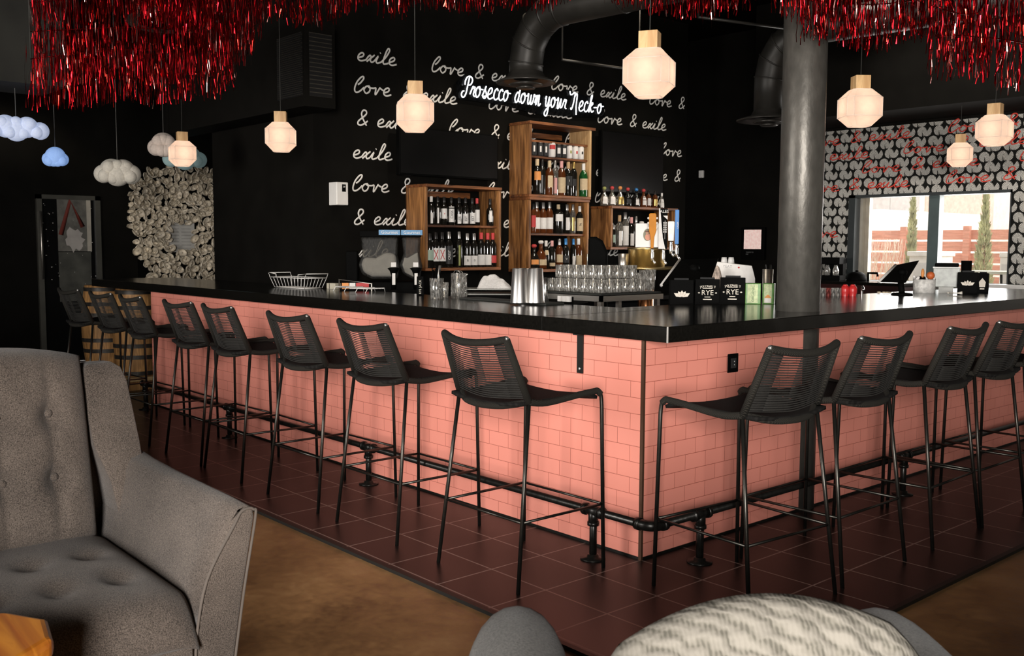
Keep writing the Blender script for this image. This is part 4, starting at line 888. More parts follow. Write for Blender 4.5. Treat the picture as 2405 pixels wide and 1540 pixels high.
# ============================================================ far left: shell art, poster door
XA = XL+.02
def art_wall():
    c = on(420, 540, 0, XA); t_ = thing('shell_wall_art', 'large cluster of crumpled white shells covering the far wall', 'wall art', (XA, c.y, c.z))
    SH = [P('pearl_shell', (.66, .58, .45), .45, var=.35, scale=22, bumpk=.3), P('ivory_shell', (.74, .66, .53), .5, var=.3, scale=18, bumpk=.3)]
    rnd = random.Random(5); meshes = []
    def piece(seed):
        rr = random.Random(seed); b = MB(); n = 12; prof = [(.0, .004), (.018, .002), (.038, .012), (.052, .030), (.046, .036)]; vs = []; fs = []
        for j, (r, z) in enumerate(prof):
            for i in range(n): a = 6.283*i/n; k = 1+.16*math.sin(a*2+seed)+rr.uniform(-.12, .12)*(j > 1); vs.append((z+rr.uniform(-.006, .006)*(j > 0), r*k*math.cos(a), r*k*math.sin(a)))
        for j in range(len(prof)-1):
            for i in range(n): i2 = (i+1) % n; fs.append((j*n+i, j*n+i2, (j+1)*n+i2, (j+1)*n+i))
        b.add(vs, fs, 0, True); b.ball((.012, 0, 0), .014, 8, 5); return b
    pts = []
    def inside(x, y):
        left = 295 if y < 470 else (302 if y < 540 else 302+(y-540)*.36); top = 396+max(0, (400-x))*.08+max(0, 340-x)*.9
        hole = 396 < x < 452 and 520 < y < 588
        return left < x < 545 and top < y < 668 and not hole
    tries = 0
    while len(pts) < 560 and tries < 30000:
        tries += 1; x = rnd.uniform(293, 552); y = rnd.uniform(394, 668)
        if inside(x, y) and all((x-a)**2+(y-b_)**2 > 9.2**2 for a, b_ in pts): pts.append((x, y))
    rest = MB(); bases = [piece(k) for k in range(8)]; objs = [None]*8
    for i, (x, y) in enumerate(pts):
        w = on(x, y, 0, XA); q = w-Vector((XA, c.y, c.z)); k = i % 8; rot = Matrix.Rotation(rnd.uniform(0, 6.28), 4, 'X') @ Matrix.Rotation(rnd.uniform(-.9, .9), 4, 'Y') @ Matrix.Rotation(rnd.uniform(-.9, .9), 4, 'Z'); s = rnd.uniform(.72, 1.12)
        mtx = Matrix.Translation(q+Vector((rnd.uniform(.03, .10), 0, 0))) @ rot @ Matrix.Scale(s, 4)
        if i < 100:
            if objs[k] is None: o = bases[k].build('shell', SH[k % 2], t_); objs[k] = o
            else: o = objs[k].copy(); COL.objects.link(o); o.parent = t_
            o.matrix_local = mtx
        else: rest.add([mtx @ Vector(v) for v in bases[k].v], bases[k].f, k % 2, True)
    o = rest.build('shell_cluster', SH, t_); o['kind'] = 'stuff'
    a = on(388, 512, 0, XA+.01); d = on(458, 592, 0, XA+.01); b = MB(); b.box((.0, a.y-c.y, d.z-c.z), (.008, d.y-c.y, a.z-c.z))
    for k in range(9):
        z = d.z-c.z+.05+k*(a.z-d.z-.1)/8
        for y0_, y1_ in ((.12, .46), (.54, .88)): b.box((.0082, a.y-c.y+(d.y-a.y)*y0_, z-.006), (.0086, a.y-c.y+(d.y-a.y)*y1_, z+.006), 1)
    b.build('newspaper_sheet', [P('newsprint', (.50, .49, .46), .8, var=.1), P('newsprint_text', (.36, .35, .33), .8)], t_)
    b = MB(); e = on(300, 460, 0, XL); f = on(560, 660, 0, XL); b.box((XL+.001-XA, e.y-c.y+.1, -.62), (.004, f.y-c.y, .75)); b.build('black_backing', BLACKPL, t_)
art_wall()
d0 = on(82, 456, 0, XL+.005); d1 = on(232, 456, 0, XL+.005); zt = d0.z
dr = struct(thing('door_1', 'dark glass door in the far left wall', 'door', (XL, (d0.y+d1.y)/2, 0))); hw = (d1.y-d0.y)/2
DFR = P('door_frame', (.06, .058, .048), .45)
b = MB(); b.box((.0, -hw, 0), (.05, -hw+.06, zt)); b.box((0, hw-.06, 0), (.05, hw, zt)); b.box((0, -hw, zt-.05), (.05, hw, zt)); b.build('frame', DFR, dr)
b = MB(); b.box((.012, -hw+.06, .05), (.02, hw-.06, zt-.05)); b.build('glass_pane', P('dark_door_glass', (.006, .006, .006), .15), dr)
b = MB(); rnd = random.Random(9)
for k in range(70): b.ball((.022, rnd.uniform(-hw+.07, hw-.07), rnd.uniform(.9, zt-.1)), rnd.choice((.003, .004, .006)), 6, 4)
o = b.build('bokeh_dots', P('bokeh_white', (.75, .72, .68), .4), dr); o['kind'] = 'stuff'  # pale dots stand in for blurred points of light on the glass
b = MB(); b.tube([(.05, -hw+.03, 1.0), (.09, -hw+.03, 1.0), (.09, -hw+.03, zt-.2), (.05, -hw+.03, zt-.2)], .010, 8); b.build('pull_handle', STEEL, dr)
a = on(133, 461, 0, XL+.03); e = on(206, 590, 0, XL+.03); ps = thing('poster', 'grey poster with a big red letter A on the glass door', 'poster', (XL+.023, (a.y+e.y)/2, e.z)); pw = (e.y-a.y)/2; ph = a.z-e.z
b = MB(); b.box((0, -pw, 0), (.004, pw, ph)); b.build('sheet', P('grey_poster', (.12, .115, .10), .8, var=.4, scale=9), ps)
b = MB(); b.tube([(.005, -pw*.8, ph*.30), (.005, -pw*.1, ph*.93), (.005, pw*.72, ph*.45)], pw*.17, 4, flat=.02, nrm=PX); b.build('red_letter', P('dull_red_print', (.16, .025, .015), .8), ps)
rnd = random.Random(2); poly = [(pw*.1+pw*.62*math.cos(t2)*(1+rnd.uniform(-.25, .25)), ph*.22+ph*.2*math.sin(t2)*(1+rnd.uniform(-.25, .25))) for t2 in [6.283*k/22 for k in range(22)]]
b = MB(); b.prism(poly, 0, .0042, .0052); b.build('torn_patch', P('pale_patch', (.42, .39, .36), .8), ps)
b = MB(); b.box((.0, pw, 0), (.006, pw+.05, ph)); b.build('side_strip', P('pale_strip', (.40, .37, .31), .7), ps)
b = MB(); b.box((.001, -pw, -.6), (.003, pw+.04, -.01)); b.build('lower_sheet', P('dark_sheet', (.055, .055, .045), .7, var=.4, scale=6), ps)
# dark wall screen on the patio wall
sc = on(1770, 562, 1, Wy-.03); sw = (on(1790, 562, 1, Wy).x-on(1750, 562, 1, Wy).x)/2; sh = (on(1770, 538, 1, Wy).z-on(1770, 583, 1, Wy).z)/2
t_ = thing('wall_dispenser', 'black wall unit with a lit pinkish screen left of the column', 'screen', (sc.x, Wy-.001, sc.z))
b = MB(); b.box((-sw*1.35, -.05, -sh*2.1), (sw*1.35, 0, sh*1.25)); b.build('housing', BLACKPL, t_, bevel=.006)
b = MB(); b.box((-sw, -.053, -sh), (sw, -.05, sh)); b.build('lit_screen', P('pink_screen', (.7, .5, .45), .5, var=.35, scale=45, emit=(.85, .62, .56), es=.55), t_)
b = MB(); words(b, 'TOUCH TO', (-sw*.3, -.051, -sh*1.35), (1, 0, 0), UZ, .02, (0, -1, 0)); words(b, 'PAY', (-sw*.6, -.051, -sh*1.55), (1, 0, 0), UZ, .02, (0, -1, 0)); b.build('printed_words', P('grey_print', (.2, .2, .2), .6), t_)
sn = on(1650, 409, 1, Wy); b = MB(); b.box((-.03, -.04, -.045), (.03, 0, .045)); o = b.build('motion_sensor', WHITE, bevel=.008); o.location = (sn.x, Wy-.002, sn.z); tag(o, 'small white sensor high on the dark wall', 'sensor')

# ============================================================ things on and behind the bar
def top(px, py, z=ZT): return on(px, py, 2, z)
WIRE = P('white_wire', (.78, .76, .72), .4, var=.05)
CARD = P('beige_card', (.50, .46, .36), .8)
# wire basket
c = top(684, 677); t_ = thing('wire_basket', 'white wire basket with raised ends on the left bar top', 'basket', (c.x, c.y+.06, ZT), R(4)); hx, hy, hz = .245, .10, .085
b = MB(); b.tube([(-hx, -hy, hz), (hx, -hy, hz), (hx, hy, hz), (-hx, hy, hz)], .0038, 6, closed=True); b.tube([(-hx*.8, -hy*.8, .006), (hx*.8, -hy*.8, .006), (hx*.8, hy*.8, .006), (-hx*.8, hy*.8, .006)], .003, 6, closed=True); b.build('rim_wire', WIRE, t_)
b = MB()
for k in range(11):
    x = -hx+2*hx*k/10
    for s in (-1, 1): b.tube([(x, s*hy, hz), (x*.86, s*hy*.8, .006)], .0022, 5)
    b.tube([(x*.8, -hy*.8, .006), (x*.8, hy*.8, .006)], .002, 5)
b.build('side_wires', WIRE, t_)
for s in (-1, 1):
    b = MB(); b.tube([(s*hx*.62, -hy, hz), (s*hx*.64, -hy, hz+.026), (s*hx*1.08, -hy, hz+.034), (s*hx*1.0, -hy, hz)], .0035, 6); b.tube([(s*hx*1.08, -hy, hz+.034), (s*hx*1.08, hy, hz+.034), (s*hx, hy, hz)], .0035, 6); b.build('end_loop', WIRE, t_)
c = top(752, 679); t_ = thing('card_packet', 'small beige card packet beside the wire basket', 'packet', (c.x, c.y+.12, ZT), R(10))
b = MB(); b.box((-.05, -.03, 0), (.05, .03, .045)); b.build('sleeve', CARD, t_, bevel=.003)
b = MB(); b.box((-.02, -.0306, .002), (-.014, -.030, .044)); b.build('dark_stripe', BLACKPL, t_)
c = top(822, 686); t_ = thing('wire_rack', 'low white wire rack lying on the left bar top', 'rack', (c.x, c.y+.08, ZT), R(3))
b = MB()
for k in range(6): y = -.07+.028*k; b.tube([(-.20, y, .03), (.20, y, .03)], .0026, 5)
b.build('long_wires', WIRE, t_)
b = MB()
for x in (-.20, -.06, .08, .20): b.tube([(x-.01, -.085, .002), (x, -.07, .034), (x, .075, .034), (x-.01, .09, .002)], .003, 6)
b.build('cross_wires', WIRE, t_)
# frozen drink machine
c = at(905, 640, 7.8); fz = thing('frozen_drink_machine', 'black frozen drink machine with two clear bowls of white slush', 'drink machine', (c.x, c.y+.05, .89), face_cam(c)+R(90))
k_ = 7.8/2306
def fpx(px, py): return ((px-905)*k_, c.z+(640-py)*k_-.89)
b = MB(); x0, z0 = fpx(822, 662); x1, _ = fpx(985, 662); b.box((x0, -.02, 0), (x1, .34, z0)); xl, zl = fpx(800, 590); b.box((xl, .12, 0), (x0+.02, .34, zl)); b.build('housing', BLACKPL, fz, bevel=.01)
CLEARP = glassy('clear_plastic', (.40, .39, .36), .92, .012, .5); SLUSH = P('white_slush', (.93, .90, .86), .6, var=.05, scale=22, bumpk=.2)
for (a0, a1, hasname) in ((832, 926, 1), (928, 978, 0)):
    o_ = [fpx(a0+4, 556), fpx(a1-2, 556), fpx(a1-4, 600), fpx(a1+2, 625), fpx(a1-4, 656), fpx(a0+30, 656), fpx(a0+6, 644), fpx(a0-2, 622), fpx(a0+8, 596)]
    b = MB(); b.prism(o_, 1, 0.0, .24); w_ = b.build('bowl', CLEARP, fz, bevel=.02, seg=3)
    o2 = [fpx(a0+10, 604), fpx((a0+a1)/2-8, 606), fpx((a0+a1)/2+16, 592), fpx(a1-8, 596), fpx(a1-6, 625), fpx(a1-10, 650), fpx(a0+30, 650), fpx(a0+10, 640), fpx(a0+5, 622)]
    b = MB(); b.prism(o2, 1, .012, .228); b.build('slush', SLUSH, w_, bevel=.03, seg=3)
    q0 = fpx(a0+2, 557); q1 = fpx(a1, 542); b = MB(); b.box((q0[0], .0, q0[1]), (q1[0], .25, q1[1])); l_ = b.build('lid', BLACKPL, fz, bevel=.006)
    n0 = fpx(a1-48, 552); n1 = fpx(a1+2, 540); b = MB(); b.box((n0[0], -.006, n0[1]), (n1[0], -.001, n1[1])); words(b, 'Gourmet', ((n0[0]+n1[0])/2, -.0065, (n0[1]+n1[1])/2), (1, 0, 0), UZ, .035, (0, -1, 0), 1); b.build('blue_name_strip', [P('blue_strip', (.02, .20, .42), .4), PAPER], fz)
    s0 = fpx(a1-14, 650); b = MB(); sx = s0[0]
    b.lathe([(.018, -.10), (.024, -.04), (.018, .01), (.032, .05), (.050, .068), (.030, .075)], 16, (sx, -.05, s0[1])); b.box((sx-.03, -.07, s0[1]-.145), (sx+.03, .0, s0[1]-.10)); tp_ = b.build('tap', BLACKPL, fz)
    b = MB(); b.box((sx-.012, -.082, s0[1]-.06), (sx+.013, -.076, s0[1]+.03)); b.build('white_label', PAPER, tp_)
    b = MB(); b.box((sx-.02, -.012, s0[1]+.078), (sx+.02, -.006, s0[1]+.115)); b.build('white_tag', PAPER, fz)
c = at(838, 672, 7.35); t_ = thing('label_stand', 'steel stand with orange and white cards below the drink machine', 'stand', (c.x, c.y, .89), face_cam(c)+R(90)); h = c.z-.89
b = MB(); b.tube([(-.13, 0, 0), (-.13, 0, h+.05), (.11, 0, h+.02), (.11, 0, 0)], .006, 8); b.build('frame', STEEL, t_)
for x0, x1, m_, nm in ((-.11, -.06, PAL['o'], 'orange_card'), (-.055, -.01, PAPER, 'white_card'), (-.005, .09, PAL['r'], 'red_card')): b = MB(); b.box((x0, .004, h-.02), (x1, .010, h+.025)); b.build(nm, m_, t_)
b = MB(); b.box((-.13, .012, 0), (.11, .10, h-.02)); b.build('tray', BLACKPL, t_)
def caddy(label, px0, px1, ytop, ybase, art, rot=0., dy=.0, deep=.09, comp=True):
    deep = min(deep, .075)
    a = top(px0, ybase); e = top(px1, ybase); cc = (a+e)/2; dd = (cc-CAM).dot(fw); w = (px1-px0)*dd/2306; h = (ybase-ytop)*dd/2306*.98
    t_ = thing('bar_caddy', label, 'caddy', (cc.x, cc.y+dy, ZT), face_cam(cc)+R(90)+rot)
    b = MB(); th = .004
    b.box((-w/2, 0, 0), (w/2, th, h)); b.box((-w/2, deep-th, 0), (w/2, deep, h*.96)); b.box((-w/2, 0, 0), (-w/2+th, deep, h*.98)); b.box((w/2-th, 0, 0), (w/2, deep, h*.98)); b.box((-w/2, 0, 0), (w/2, deep, .01))
    b.build('shell', BLACKPL, t_, bevel=.002)
    if comp: b = MB(); b.box((-w*.3, .02, h*.5), (w*.3, deep-.02, h*1.06)); b.build('napkins', P('black_napkins', (.02, .02, .02), .9), t_)
    b = MB(); art(b, w, h); b.build('white_print', P('cream_print', (.75, .68, .58), .6), t_)
    return t_, w, h
def art_rye(b, w, h):
    f = (0, -1, 0); y = -.0008
    name = "JACK DANIEL'S"
    for i, ch in enumerate(name):
        a = R(24)*(1-2*i/(len(name)-1)); r_ = w*.85; words(b, ch, (-r_*math.sin(a)*.86, y, h*.40+r_*.38*math.cos(a)), (math.cos(a*.6), 0, math.sin(a*.6)), (-math.sin(a*.6), 0, math.cos(a*.6)), w*.13, f)
    words(b, 'RYE', (0, y, h*.45), (1, 0, 0), UZ, w*.30, f)
    for x0, z0, x1, z1 in ((-.20, .62, .20, .64), (-.12, .27, .12, .30), (-.18, .17, .18, .21)): b.box((x0*w, -.0012, z0*h), (x1*w, 0, z1*h))
    for s in (-1, 1): b.prism([(s*w*.30, h*.45), (s*w*.35, h*.48), (s*w*.40, h*.45), (s*w*.35, h*.42)], 1, -.0012, 0)
def art_flower(b, w, h):
    for k in range(-2, 3):
        a = R(30)*k; L = w*(.32 if abs(k) < 2 else .40); cx, cz = 0, h*.28; d_ = Vector((math.sin(a), 0, math.cos(a))); n_ = Vector((d_.z, 0, -d_.x))*w*.085; p = Vector((cx, 0, cz))
        b.prism([((p+d_*L*.1)[0], (p+d_*L*.1)[2]), ((p+d_*L*.6+n_)[0], (p+d_*L*.6+n_)[2]), ((p+d_*L)[0], (p+d_*L)[2]), ((p+d_*L*.6-n_)[0], (p+d_*L*.6-n_)[2])], 1, -.0012, 0)
def art_side(b, w, h): words(b, "JACK", (0, -.0008, h*.62), UZ, (-1, 0, 0), w*.5, (0, -1, 0)); words(b, "RYE", (0, -.0008, h*.22), UZ, (-1, 0, 0), w*.45, (0, -1, 0))
caddy('slim black bar caddy with upright lettering beside the straw glass', 979, 995, 648, 694, art_side, comp=False)
# straw glass, small glass, mixing jug
def cup(name, label, cat, px, ybase, ytop, wpx, mat, prof=None, z=ZT, group=None, dy=0):
    p = top(px, ybase, z); dd = (p-CAM).dot(fw); r_ = wpx*dd/2306/2; h = (ybase-ytop)*dd/2306*.97
    t_ = thing(name, label, cat, (p.x, p.y+r_+dy, z), 0, group)
    pr = prof or [(.86, 0), (1, 1)]
    b = MB(); b.lathe([(0, .004)]+[(r_*a, h*f) for a, f in pr]+[(r_*pr[-1][0]-.003, h), (r_*pr[0][0]*.9, .012), (0, .012)], 24, caps=False); b.build('cup', mat, t_); return t_, r_, h
t_, r_, h = cup('straw_glass', 'tall glass of black straws on the bar top', 'glass', 1012, 702, 652, 34, GLASS)
b = MB(); rnd = random.Random(4)
for k in range(26): a = rnd.random()*6.28; rr = r_*.6*rnd.random()**.5; b.tube([(math.cos(a)*rr*.6, math.sin(a)*rr*.6, .014), (math.cos(a)*rr*1.2, math.sin(a)*rr*1.2, h*rnd.uniform(1.35, 1.6))], .0026, 5)
b.build('black_straws', BLACKPL, t_)['kind'] = 'stuff'
b = MB(); b.tube([(-.01, 0, .014), (r_*.9, -.01, h*1.62)], .0045, 8); b.tube([(-.014, .01, .014), (r_*.6, .01, h*1.62)], .004, 8); b.build('metal_straws', STEEL, t_)
cup('small_glass', 'small clear glass between the straw glass and the jug', 'glass', 1038, 699, 662, 18, GLASS)
t_, r_, h = cup('mixing_jug', 'cut glass mixing jug with bar spoon and strainer', 'jug', 1063, 700, 640, 38, GLASS, [(.98, 0), (1, .5), (1, 1)])
b = MB()
for k in range(14): a = 6.283*k/14; b.tube([(math.cos(a)*r_*1.01, math.sin(a)*r_*1.01, .01), (math.cos(a+.4)*r_*1.01, math.sin(a+.4)*r_*1.01, h*.45)], .0016, 4); b.tube([(math.cos(a)*r_*1.01, math.sin(a)*r_*1.01, .01), (math.cos(a-.4)*r_*1.01, math.sin(a-.4)*r_*1.01, h*.45)], .0016, 4)
b.build('cut_pattern', GLASS, t_)
b = MB(); b.tube(smooth_path([(-.02, 0, .02), (-.03, 0, h*.9), (-.01, 0, h*1.1), (.03, 0, h*1.06), (.05, 0, h*.9)]), .003, 6); b.tube(smooth_path([(-r_*1.2, 0, h*.6), (-r_*.8, -.01, h*1.02), (0, -.015, h*1.12), (r_*.5, -.01, h*1.02)]), .0028, 6); b.tube([(r_, 0, h*.85), (r_*1.7, 0, h*.98)], .004, 6); b.build('bar_tools', CHROME, t_)
# rubber mat, shakers, jigger
m0 = top(1045, 704); m1 = top(1268, 716)
mt_ = MB(); mt_.box((m0.x, m1.y-.0, ZT), (m1.x+.05, m1.y+.15, ZT+.011)); tag(mt_.build('bar_mat', RUBBER, bevel=.003), 'black rubber bar mat carrying the steel shakers', 'mat')
ZM = ZT+.011
def shaker(label, px, ybase, ytop, wtop, wbase):
    p = on(px, ybase, 2, ZM); dd = (p-CAM).dot(fw); k = dd/2306/2; h = (ybase-ytop)*dd/2306*.98
    t_ = thing('shaker_tin', label, 'shaker', (p.x, p.y+wbase*k, ZM), 0, 'steel shaker tins')
    b = MB(); b.lathe([(wbase*k, 0), (wbase*k*1.03, .004), (wbase*k, .010), (wtop*k, h-.004), (wtop*k*.93, h), (0, h-.002)], 28); b.build('tin', CHROME, t_)
    b = MB(); b.lathe([(wbase*k*1.03, .001), (wbase*k*1.05, .004), (wbase*k*1.03, .007)], 28, caps=False); b.build('rolled_rim', CHROME, t_)
shaker('steel shaker tin standing upside down, nearer the corner', 1242, 712, 628, 34, 43)
shaker('steel shaker tin standing upside down, left of the two in front', 1204, 712, 628, 34, 43)
shaker('steel shaker tin standing upside down behind the other two', 1222, 705, 629, 30, 40)
p = on(1275, 708, 2, ZM); k = (p-CAM).dot(fw)/2306
t_ = thing('jigger', 'small steel hourglass jigger beside the shaker tins', 'jigger', (p.x, p.y+.02, ZM)); b = MB(); h = 56*k
b.lathe([(8.5*k, 0), (2.6*k, h*.55), (2.6*k, h*.60), (5.2*k, h), (4.4*k, h-.002), (1.5*k, h*.62)], 20); b.build('body', CHROME, t_)
p = top(1318, 713); t_ = thing('coaster_holder', 'small black coaster holder with pale cards at the inner counter edge', 'holder', (p.x, p.y+.03, ZT), R(10))
b = MB(); b.box((-.05, -.02, 0), (.05, .02, .012)); b.box((-.05, .016, 0), (.05, .02, .04)); b.build('stand', BLACKPL, t_)
b = MB()
for x in (-.035, .0, .03): b.box((x-.012, -.01, .012), (x+.012, .01, .045))
b.build('cards', PAPER, t_)
# towel on trays
p = at(1140, 676, 6.6); t_ = thing('serving_trays', 'stack of black trays behind the left counter', 'trays', (p.x, p.y, .89), face_cam(p)+R(90)); h = p.z-.89
b = MB(); b.box((-.16, -.02, 0), (.18, .2, h-.045)); b.build('crate', BLACKPL, t_)
b = MB()
for z in (h-.045, h-.012): b.box((-.19, -.04, z), (.2, .22, z+.008))
b.build('tray_edges', P('worn_black_tray', (.07, .068, .055), .4, .2), t_)
tw = MB(); rnd = random.Random(8); n = 14; vs = []; fc = []
for j in range(n+1):
    for i in range(n+1):
        u_ = i/n*2-1; v_ = j/n*2-1; e_ = max(0, 1-u_**4)*max(0, 1-v_**4); vs.append((u_*.115+rnd.uniform(-.006, .006), v_*.07+rnd.uniform(-.005, .005), h-.003+e_*(.085-.05*max(0, u_)+rnd.uniform(-.02, .024))))
for j in range(n):
    for i in range(n): a = j*(n+1)+i; fc.append((a, a+1, a+n+2, a+n+1))
tw.add(vs, fc, 0, True); o = tw.build('bar_towel', fabric('white_towel', (.68, .65, .62), (.85, .82, .78), 120, .6), subsurf=1); o.location = (p.x, p.y+.08, .89); o.rotation_euler = (0, 0, face_cam(p)+R(90)); tag(o, 'crumpled white bar towel on the black trays', 'towel')

# rack of tumblers at the inner corner
g0 = at(1412, 690, 6.35); GZ = g0.z
rk = thing('glass_rack', 'stainless rack carrying the stacked tumblers behind the bar corner', 'rack', (g0.x, g0.y, .89)); hh = GZ-.89
b = MB(); b.box((-.62, -.0, hh-.052), (.0, .02, hh-.012)); b.box((-.02, .0, hh-.052), (.0, .62, hh-.012)); b.box((-.62, .0, hh-.016), (0, .62, hh-.012)); b.build('steel_frame', STEEL, rk)
b = MB(); b.box((-.60, .004, hh-.012), (-.004, .60, hh-.001)); b.build('rubber_liner', RUBBER, rk)
for x, y in ((-.03, .03), (-.6, .03), (-.03, .59), (-.6, .59), (-.03, .20)): b = MB(); b.box((x-.014, y-.014, 0), (x+.014, y+.014, hh-.016)); b.build('leg', STEEL, rk)
def tumbler():
    t_ = thing('tumbler', 'x', 'glass', (0, 0, 0), 0, 'clear tumblers stacked on the rack')
    b = MB(); b.lathe([(0, .003), (.031, .003), (.0335, .006), (.0345, .089), (.0328, .089), (.0312, .014), (0, .014)], 14, caps=False)
    for k in range(10): a = 6.283*k/10; b.tube([(math.cos(a)*.0338, math.sin(a)*.0338, .005), (math.cos(a)*.0342, math.sin(a)*.0342, .05)], .0018, 4)
    b.build('glass', GLASS, t_); return t_
tb = None
for tier, (nx_, ny_, z) in enumerate(((7, 6, GZ), (6, 5, GZ+.0905))):
    for i in range(nx_):
        for j in range(ny_):
            if i > 1 and j > 1: continue            # only the two outer rows of each side can be seen
            off = .042 if tier == 0 else .075+.01
            loc = (g0.x-off-i*.076, g0.y+off+j*.076, z)
            side = 'left' if i > j else 'right'
            lab = 'clear tumbler in the %s tier, %s, %s row' % ('lower' if tier == 0 else 'upper', (ORD[max(i, j)]+' from the corner on the '+side) if i != j else 'right at the corner', ('front', 'second')[min(i, j)])
            if tb is None: tb = tumbler(); tb.location = loc; tb['label'] = lab
            else: dup(tb, loc, random.random()*3, lab)
for k, (px, wpx, yt) in enumerate(((1496, 22, 640), (1512, 22, 634), (1528, 24, 632))):
    p = at(px, 683, 6.75); t_ = thing('pint_glass', 'tall clear pint glass right of the tumblers, %s' % ('nearest them', 'middle one', 'rightmost')[k], 'glass', (p.x, p.y, GZ), 0, 'pint glasses'); h = (683-yt)*6.75/2306
    b = MB(); b.lathe([(0, .003), (.026, .003), (.036, h), (.034, h), (.024, .012), (0, .012)], 16, caps=False); b.build('glass', GLASS, t_)

# beer tap tower
tc_ = at(1518, 612, 7.3); tt = thing('tap_tower', 'brass drum beer tap tower with five tall handles', 'beer tower', (tc_.x, tc_.y, .89), face_cam(tc_)+R(90)); kt = 7.3/2306
def tp_(px, py): return ((px-1518)*kt, (612-py)*kt+tc_.z-.89)
zb = tp_(0, 626)[1]; z1 = tp_(0, 581)[1]
b = MB(); b.lathe([(.135, zb), (.135, z1-.02), (.142, z1-.016), (.142, z1), (0, z1)], 36); b.build('drum', BRASS, tt)
b = MB(); b.lathe([(.26, zb-.02), (.27, zb-.012), (.26, zb), (0, zb)], 36); b.build('drip_tray', BRASS, tt)
b = MB(); b.lathe([(.07, 0), (.06, .05), (.055, zb-.02)], 24); b.build('pedestal', COPPER, tt)
def tap(px, ybot, ytop, kind, wpx):
    x, z0 = tp_(px, ybot); _, z2 = tp_(px, ytop); y = -.135-.03; w = wpx*kt/2
    b = MB(); b.tube([(x, y+.05, z0-.06), (x, y, z0-.06)], .010, 10); b.lathe([(.009, -.09), (.012, -.07), (.012, -.03), (.008, -.02), (.011, -.01), (.006, 0)], 14, (x, y, z0)); b.tube([(x, y, z0-.07), (x+.02, y-.03, z0-.11)], .008, 8); f_ = b.build('faucet', CHROME, tt)
    h = z2-z0
    if kind == 'guitar':
        b = MB(); b.prism([(x-w*.45, z0), (x+w*.35, z0), (x+w*.5, z0+h*.32), (x+w, z0+h*.5), (x+w*.95, z0+h*.97), (x+w*.7, z0+h), (x-w*.7, z0+h), (x-w, z0+h*.97), (x-w*.95, z0+h*.5), (x-w*.5, z0+h*.32)], 1, y-.014, y+.014); hd = b.build('tap_handle', P('amber_wood', (.60, .22, .012), .5, spec=.2), tt, bevel=.004); hd['label'] = 'amber wooden paddle handle with white pegs'
        b = MB()
        for s in (-1, 1):
            for f in (.58, .72, .86): b.ball((x+s*w*1.12, y-.004, z0+h*f), .009, 10, 6)
        b.build('peg', WHITE, hd)
    elif kind == 'hop':
        b = MB(); b.box((x-w, y-.012, z0+.0), (x+w, y+.012, z0+h)); hd = b.build('tap_handle', BLACKPL, tt, bevel=.003); hd['label'] = 'black handle with white wheat ear'
        b = MB(); b.prism([(x-w*1.3, z0), (x+w*.5, z0), (x-w*.2, z0+h*.28), (x-w*1.0, z0+h), (x-w*1.3, z0+h)], 1, y-.018, y-.012); b.prism([(x-w*.2, z0+h*.82), (x+w, z0+h*.82), (x+w, z0+h*.72)], 1, y-.0135, y-.012)
        for k in range(5):
            for s in (-1, 1): b.ball((x+w*.35+s*w*.28, y-.013, z0+h*(.42+.055*k)), .0055, 8, 5, sc=(.8, .4, 1.3))
        b.tube([(x+w*.35, y-.013, z0+h*.24), (x+w*.35, y-.013, z0+h*.7)], .0015, 4); words(b, 'ALES', (x+w*.1, y-.0125, z0+h*.92), (1, 0, 0), UZ, .03, (0, -1, 0)); b.build('white_mark', PAPER, hd)
    elif kind == 'white':
        b = MB(); b.prism([(x-w*.8, z0), (x+w*.8, z0), (x+w, z0+h*.95), (x+w*.7, z0+h), (x-w*.8, z0+h), (x-w, z0+h*.95)], 1, y-.012, y+.012); hd = b.build('tap_handle', WHITE, tt, bevel=.004); hd['label'] = 'white handle with gold diamonds'
        b = MB()
        for f in (.22, .75): b.prism([(x, z0+h*f-.025), (x+.014, z0+h*f), (x, z0+h*f+.025), (x-.014, z0+h*f)], 1, y-.0135, y-.012)
        b.build('gold_diamond', PAL['y'], hd)
    else:
        b = MB(); b.box((x-w, y-.010, z0), (x+w, y+.010, z0+h)); hd = b.build('tap_handle', P('sky_blue', (.03, .20, .55), .5), tt, bevel=.003); hd['label'] = 'tall narrow blue handle'
        b = MB(); words(b, 'LAGER', (x+w*.4, y-.0108, z0+h*.55), UZ, (-1, 0, 0), w*1.1, (0, -1, 0)); b.build('white_lettering', PAPER, hd)
tap(1531, 583, 503, 'guitar', 17); tap(1556, 584, 492, 'hop', 17); tap(1573, 566, 521, 'white', 16); tap(1586, 573, 495, 'blue', 9)
x0, z0 = tp_(1492, 573); x1, z1_ = tp_(1547, 525)
sg = thing('counter_sign', 'white square sign with an oval portrait standing on the tap tower', 'sign', (tt.location.x, tt.location.y, .89+z1), tt.rotation_euler.z)
b = MB(); b.box((x0, -.02, 0.002), (x1, -.01, z1_-z1)); b.box((x0, -.03, 0), (x1, .0, .006)); b.build('board', WHITE, sg, bevel=.002)
cx, cz, hw_, hz_ = x0+(x1-x0)*.50, (z1_-z1)*.52, .031, .045
b = MB(); b.prism([(cx+hw_*math.cos(t2), cz+hz_*math.sin(t2)) for t2 in [6.283*k/24 for k in range(24)]], 1, -.0215, -.02)
b.prism([(cx+.004+hw_*.7*math.cos(t2), cz-.015+hz_*.55*math.sin(t2)) for t2 in [6.283*k/20 for k in range(20)]], 1, -.0222, -.0215, 1); b.ball((cx, -.0215, cz+.012), .013, 10, 6, 2, (1, .1, 1.2)); b.box((cx-.018, -.0228, cz+.022), (cx+.016, -.0215, cz+.030), 3)
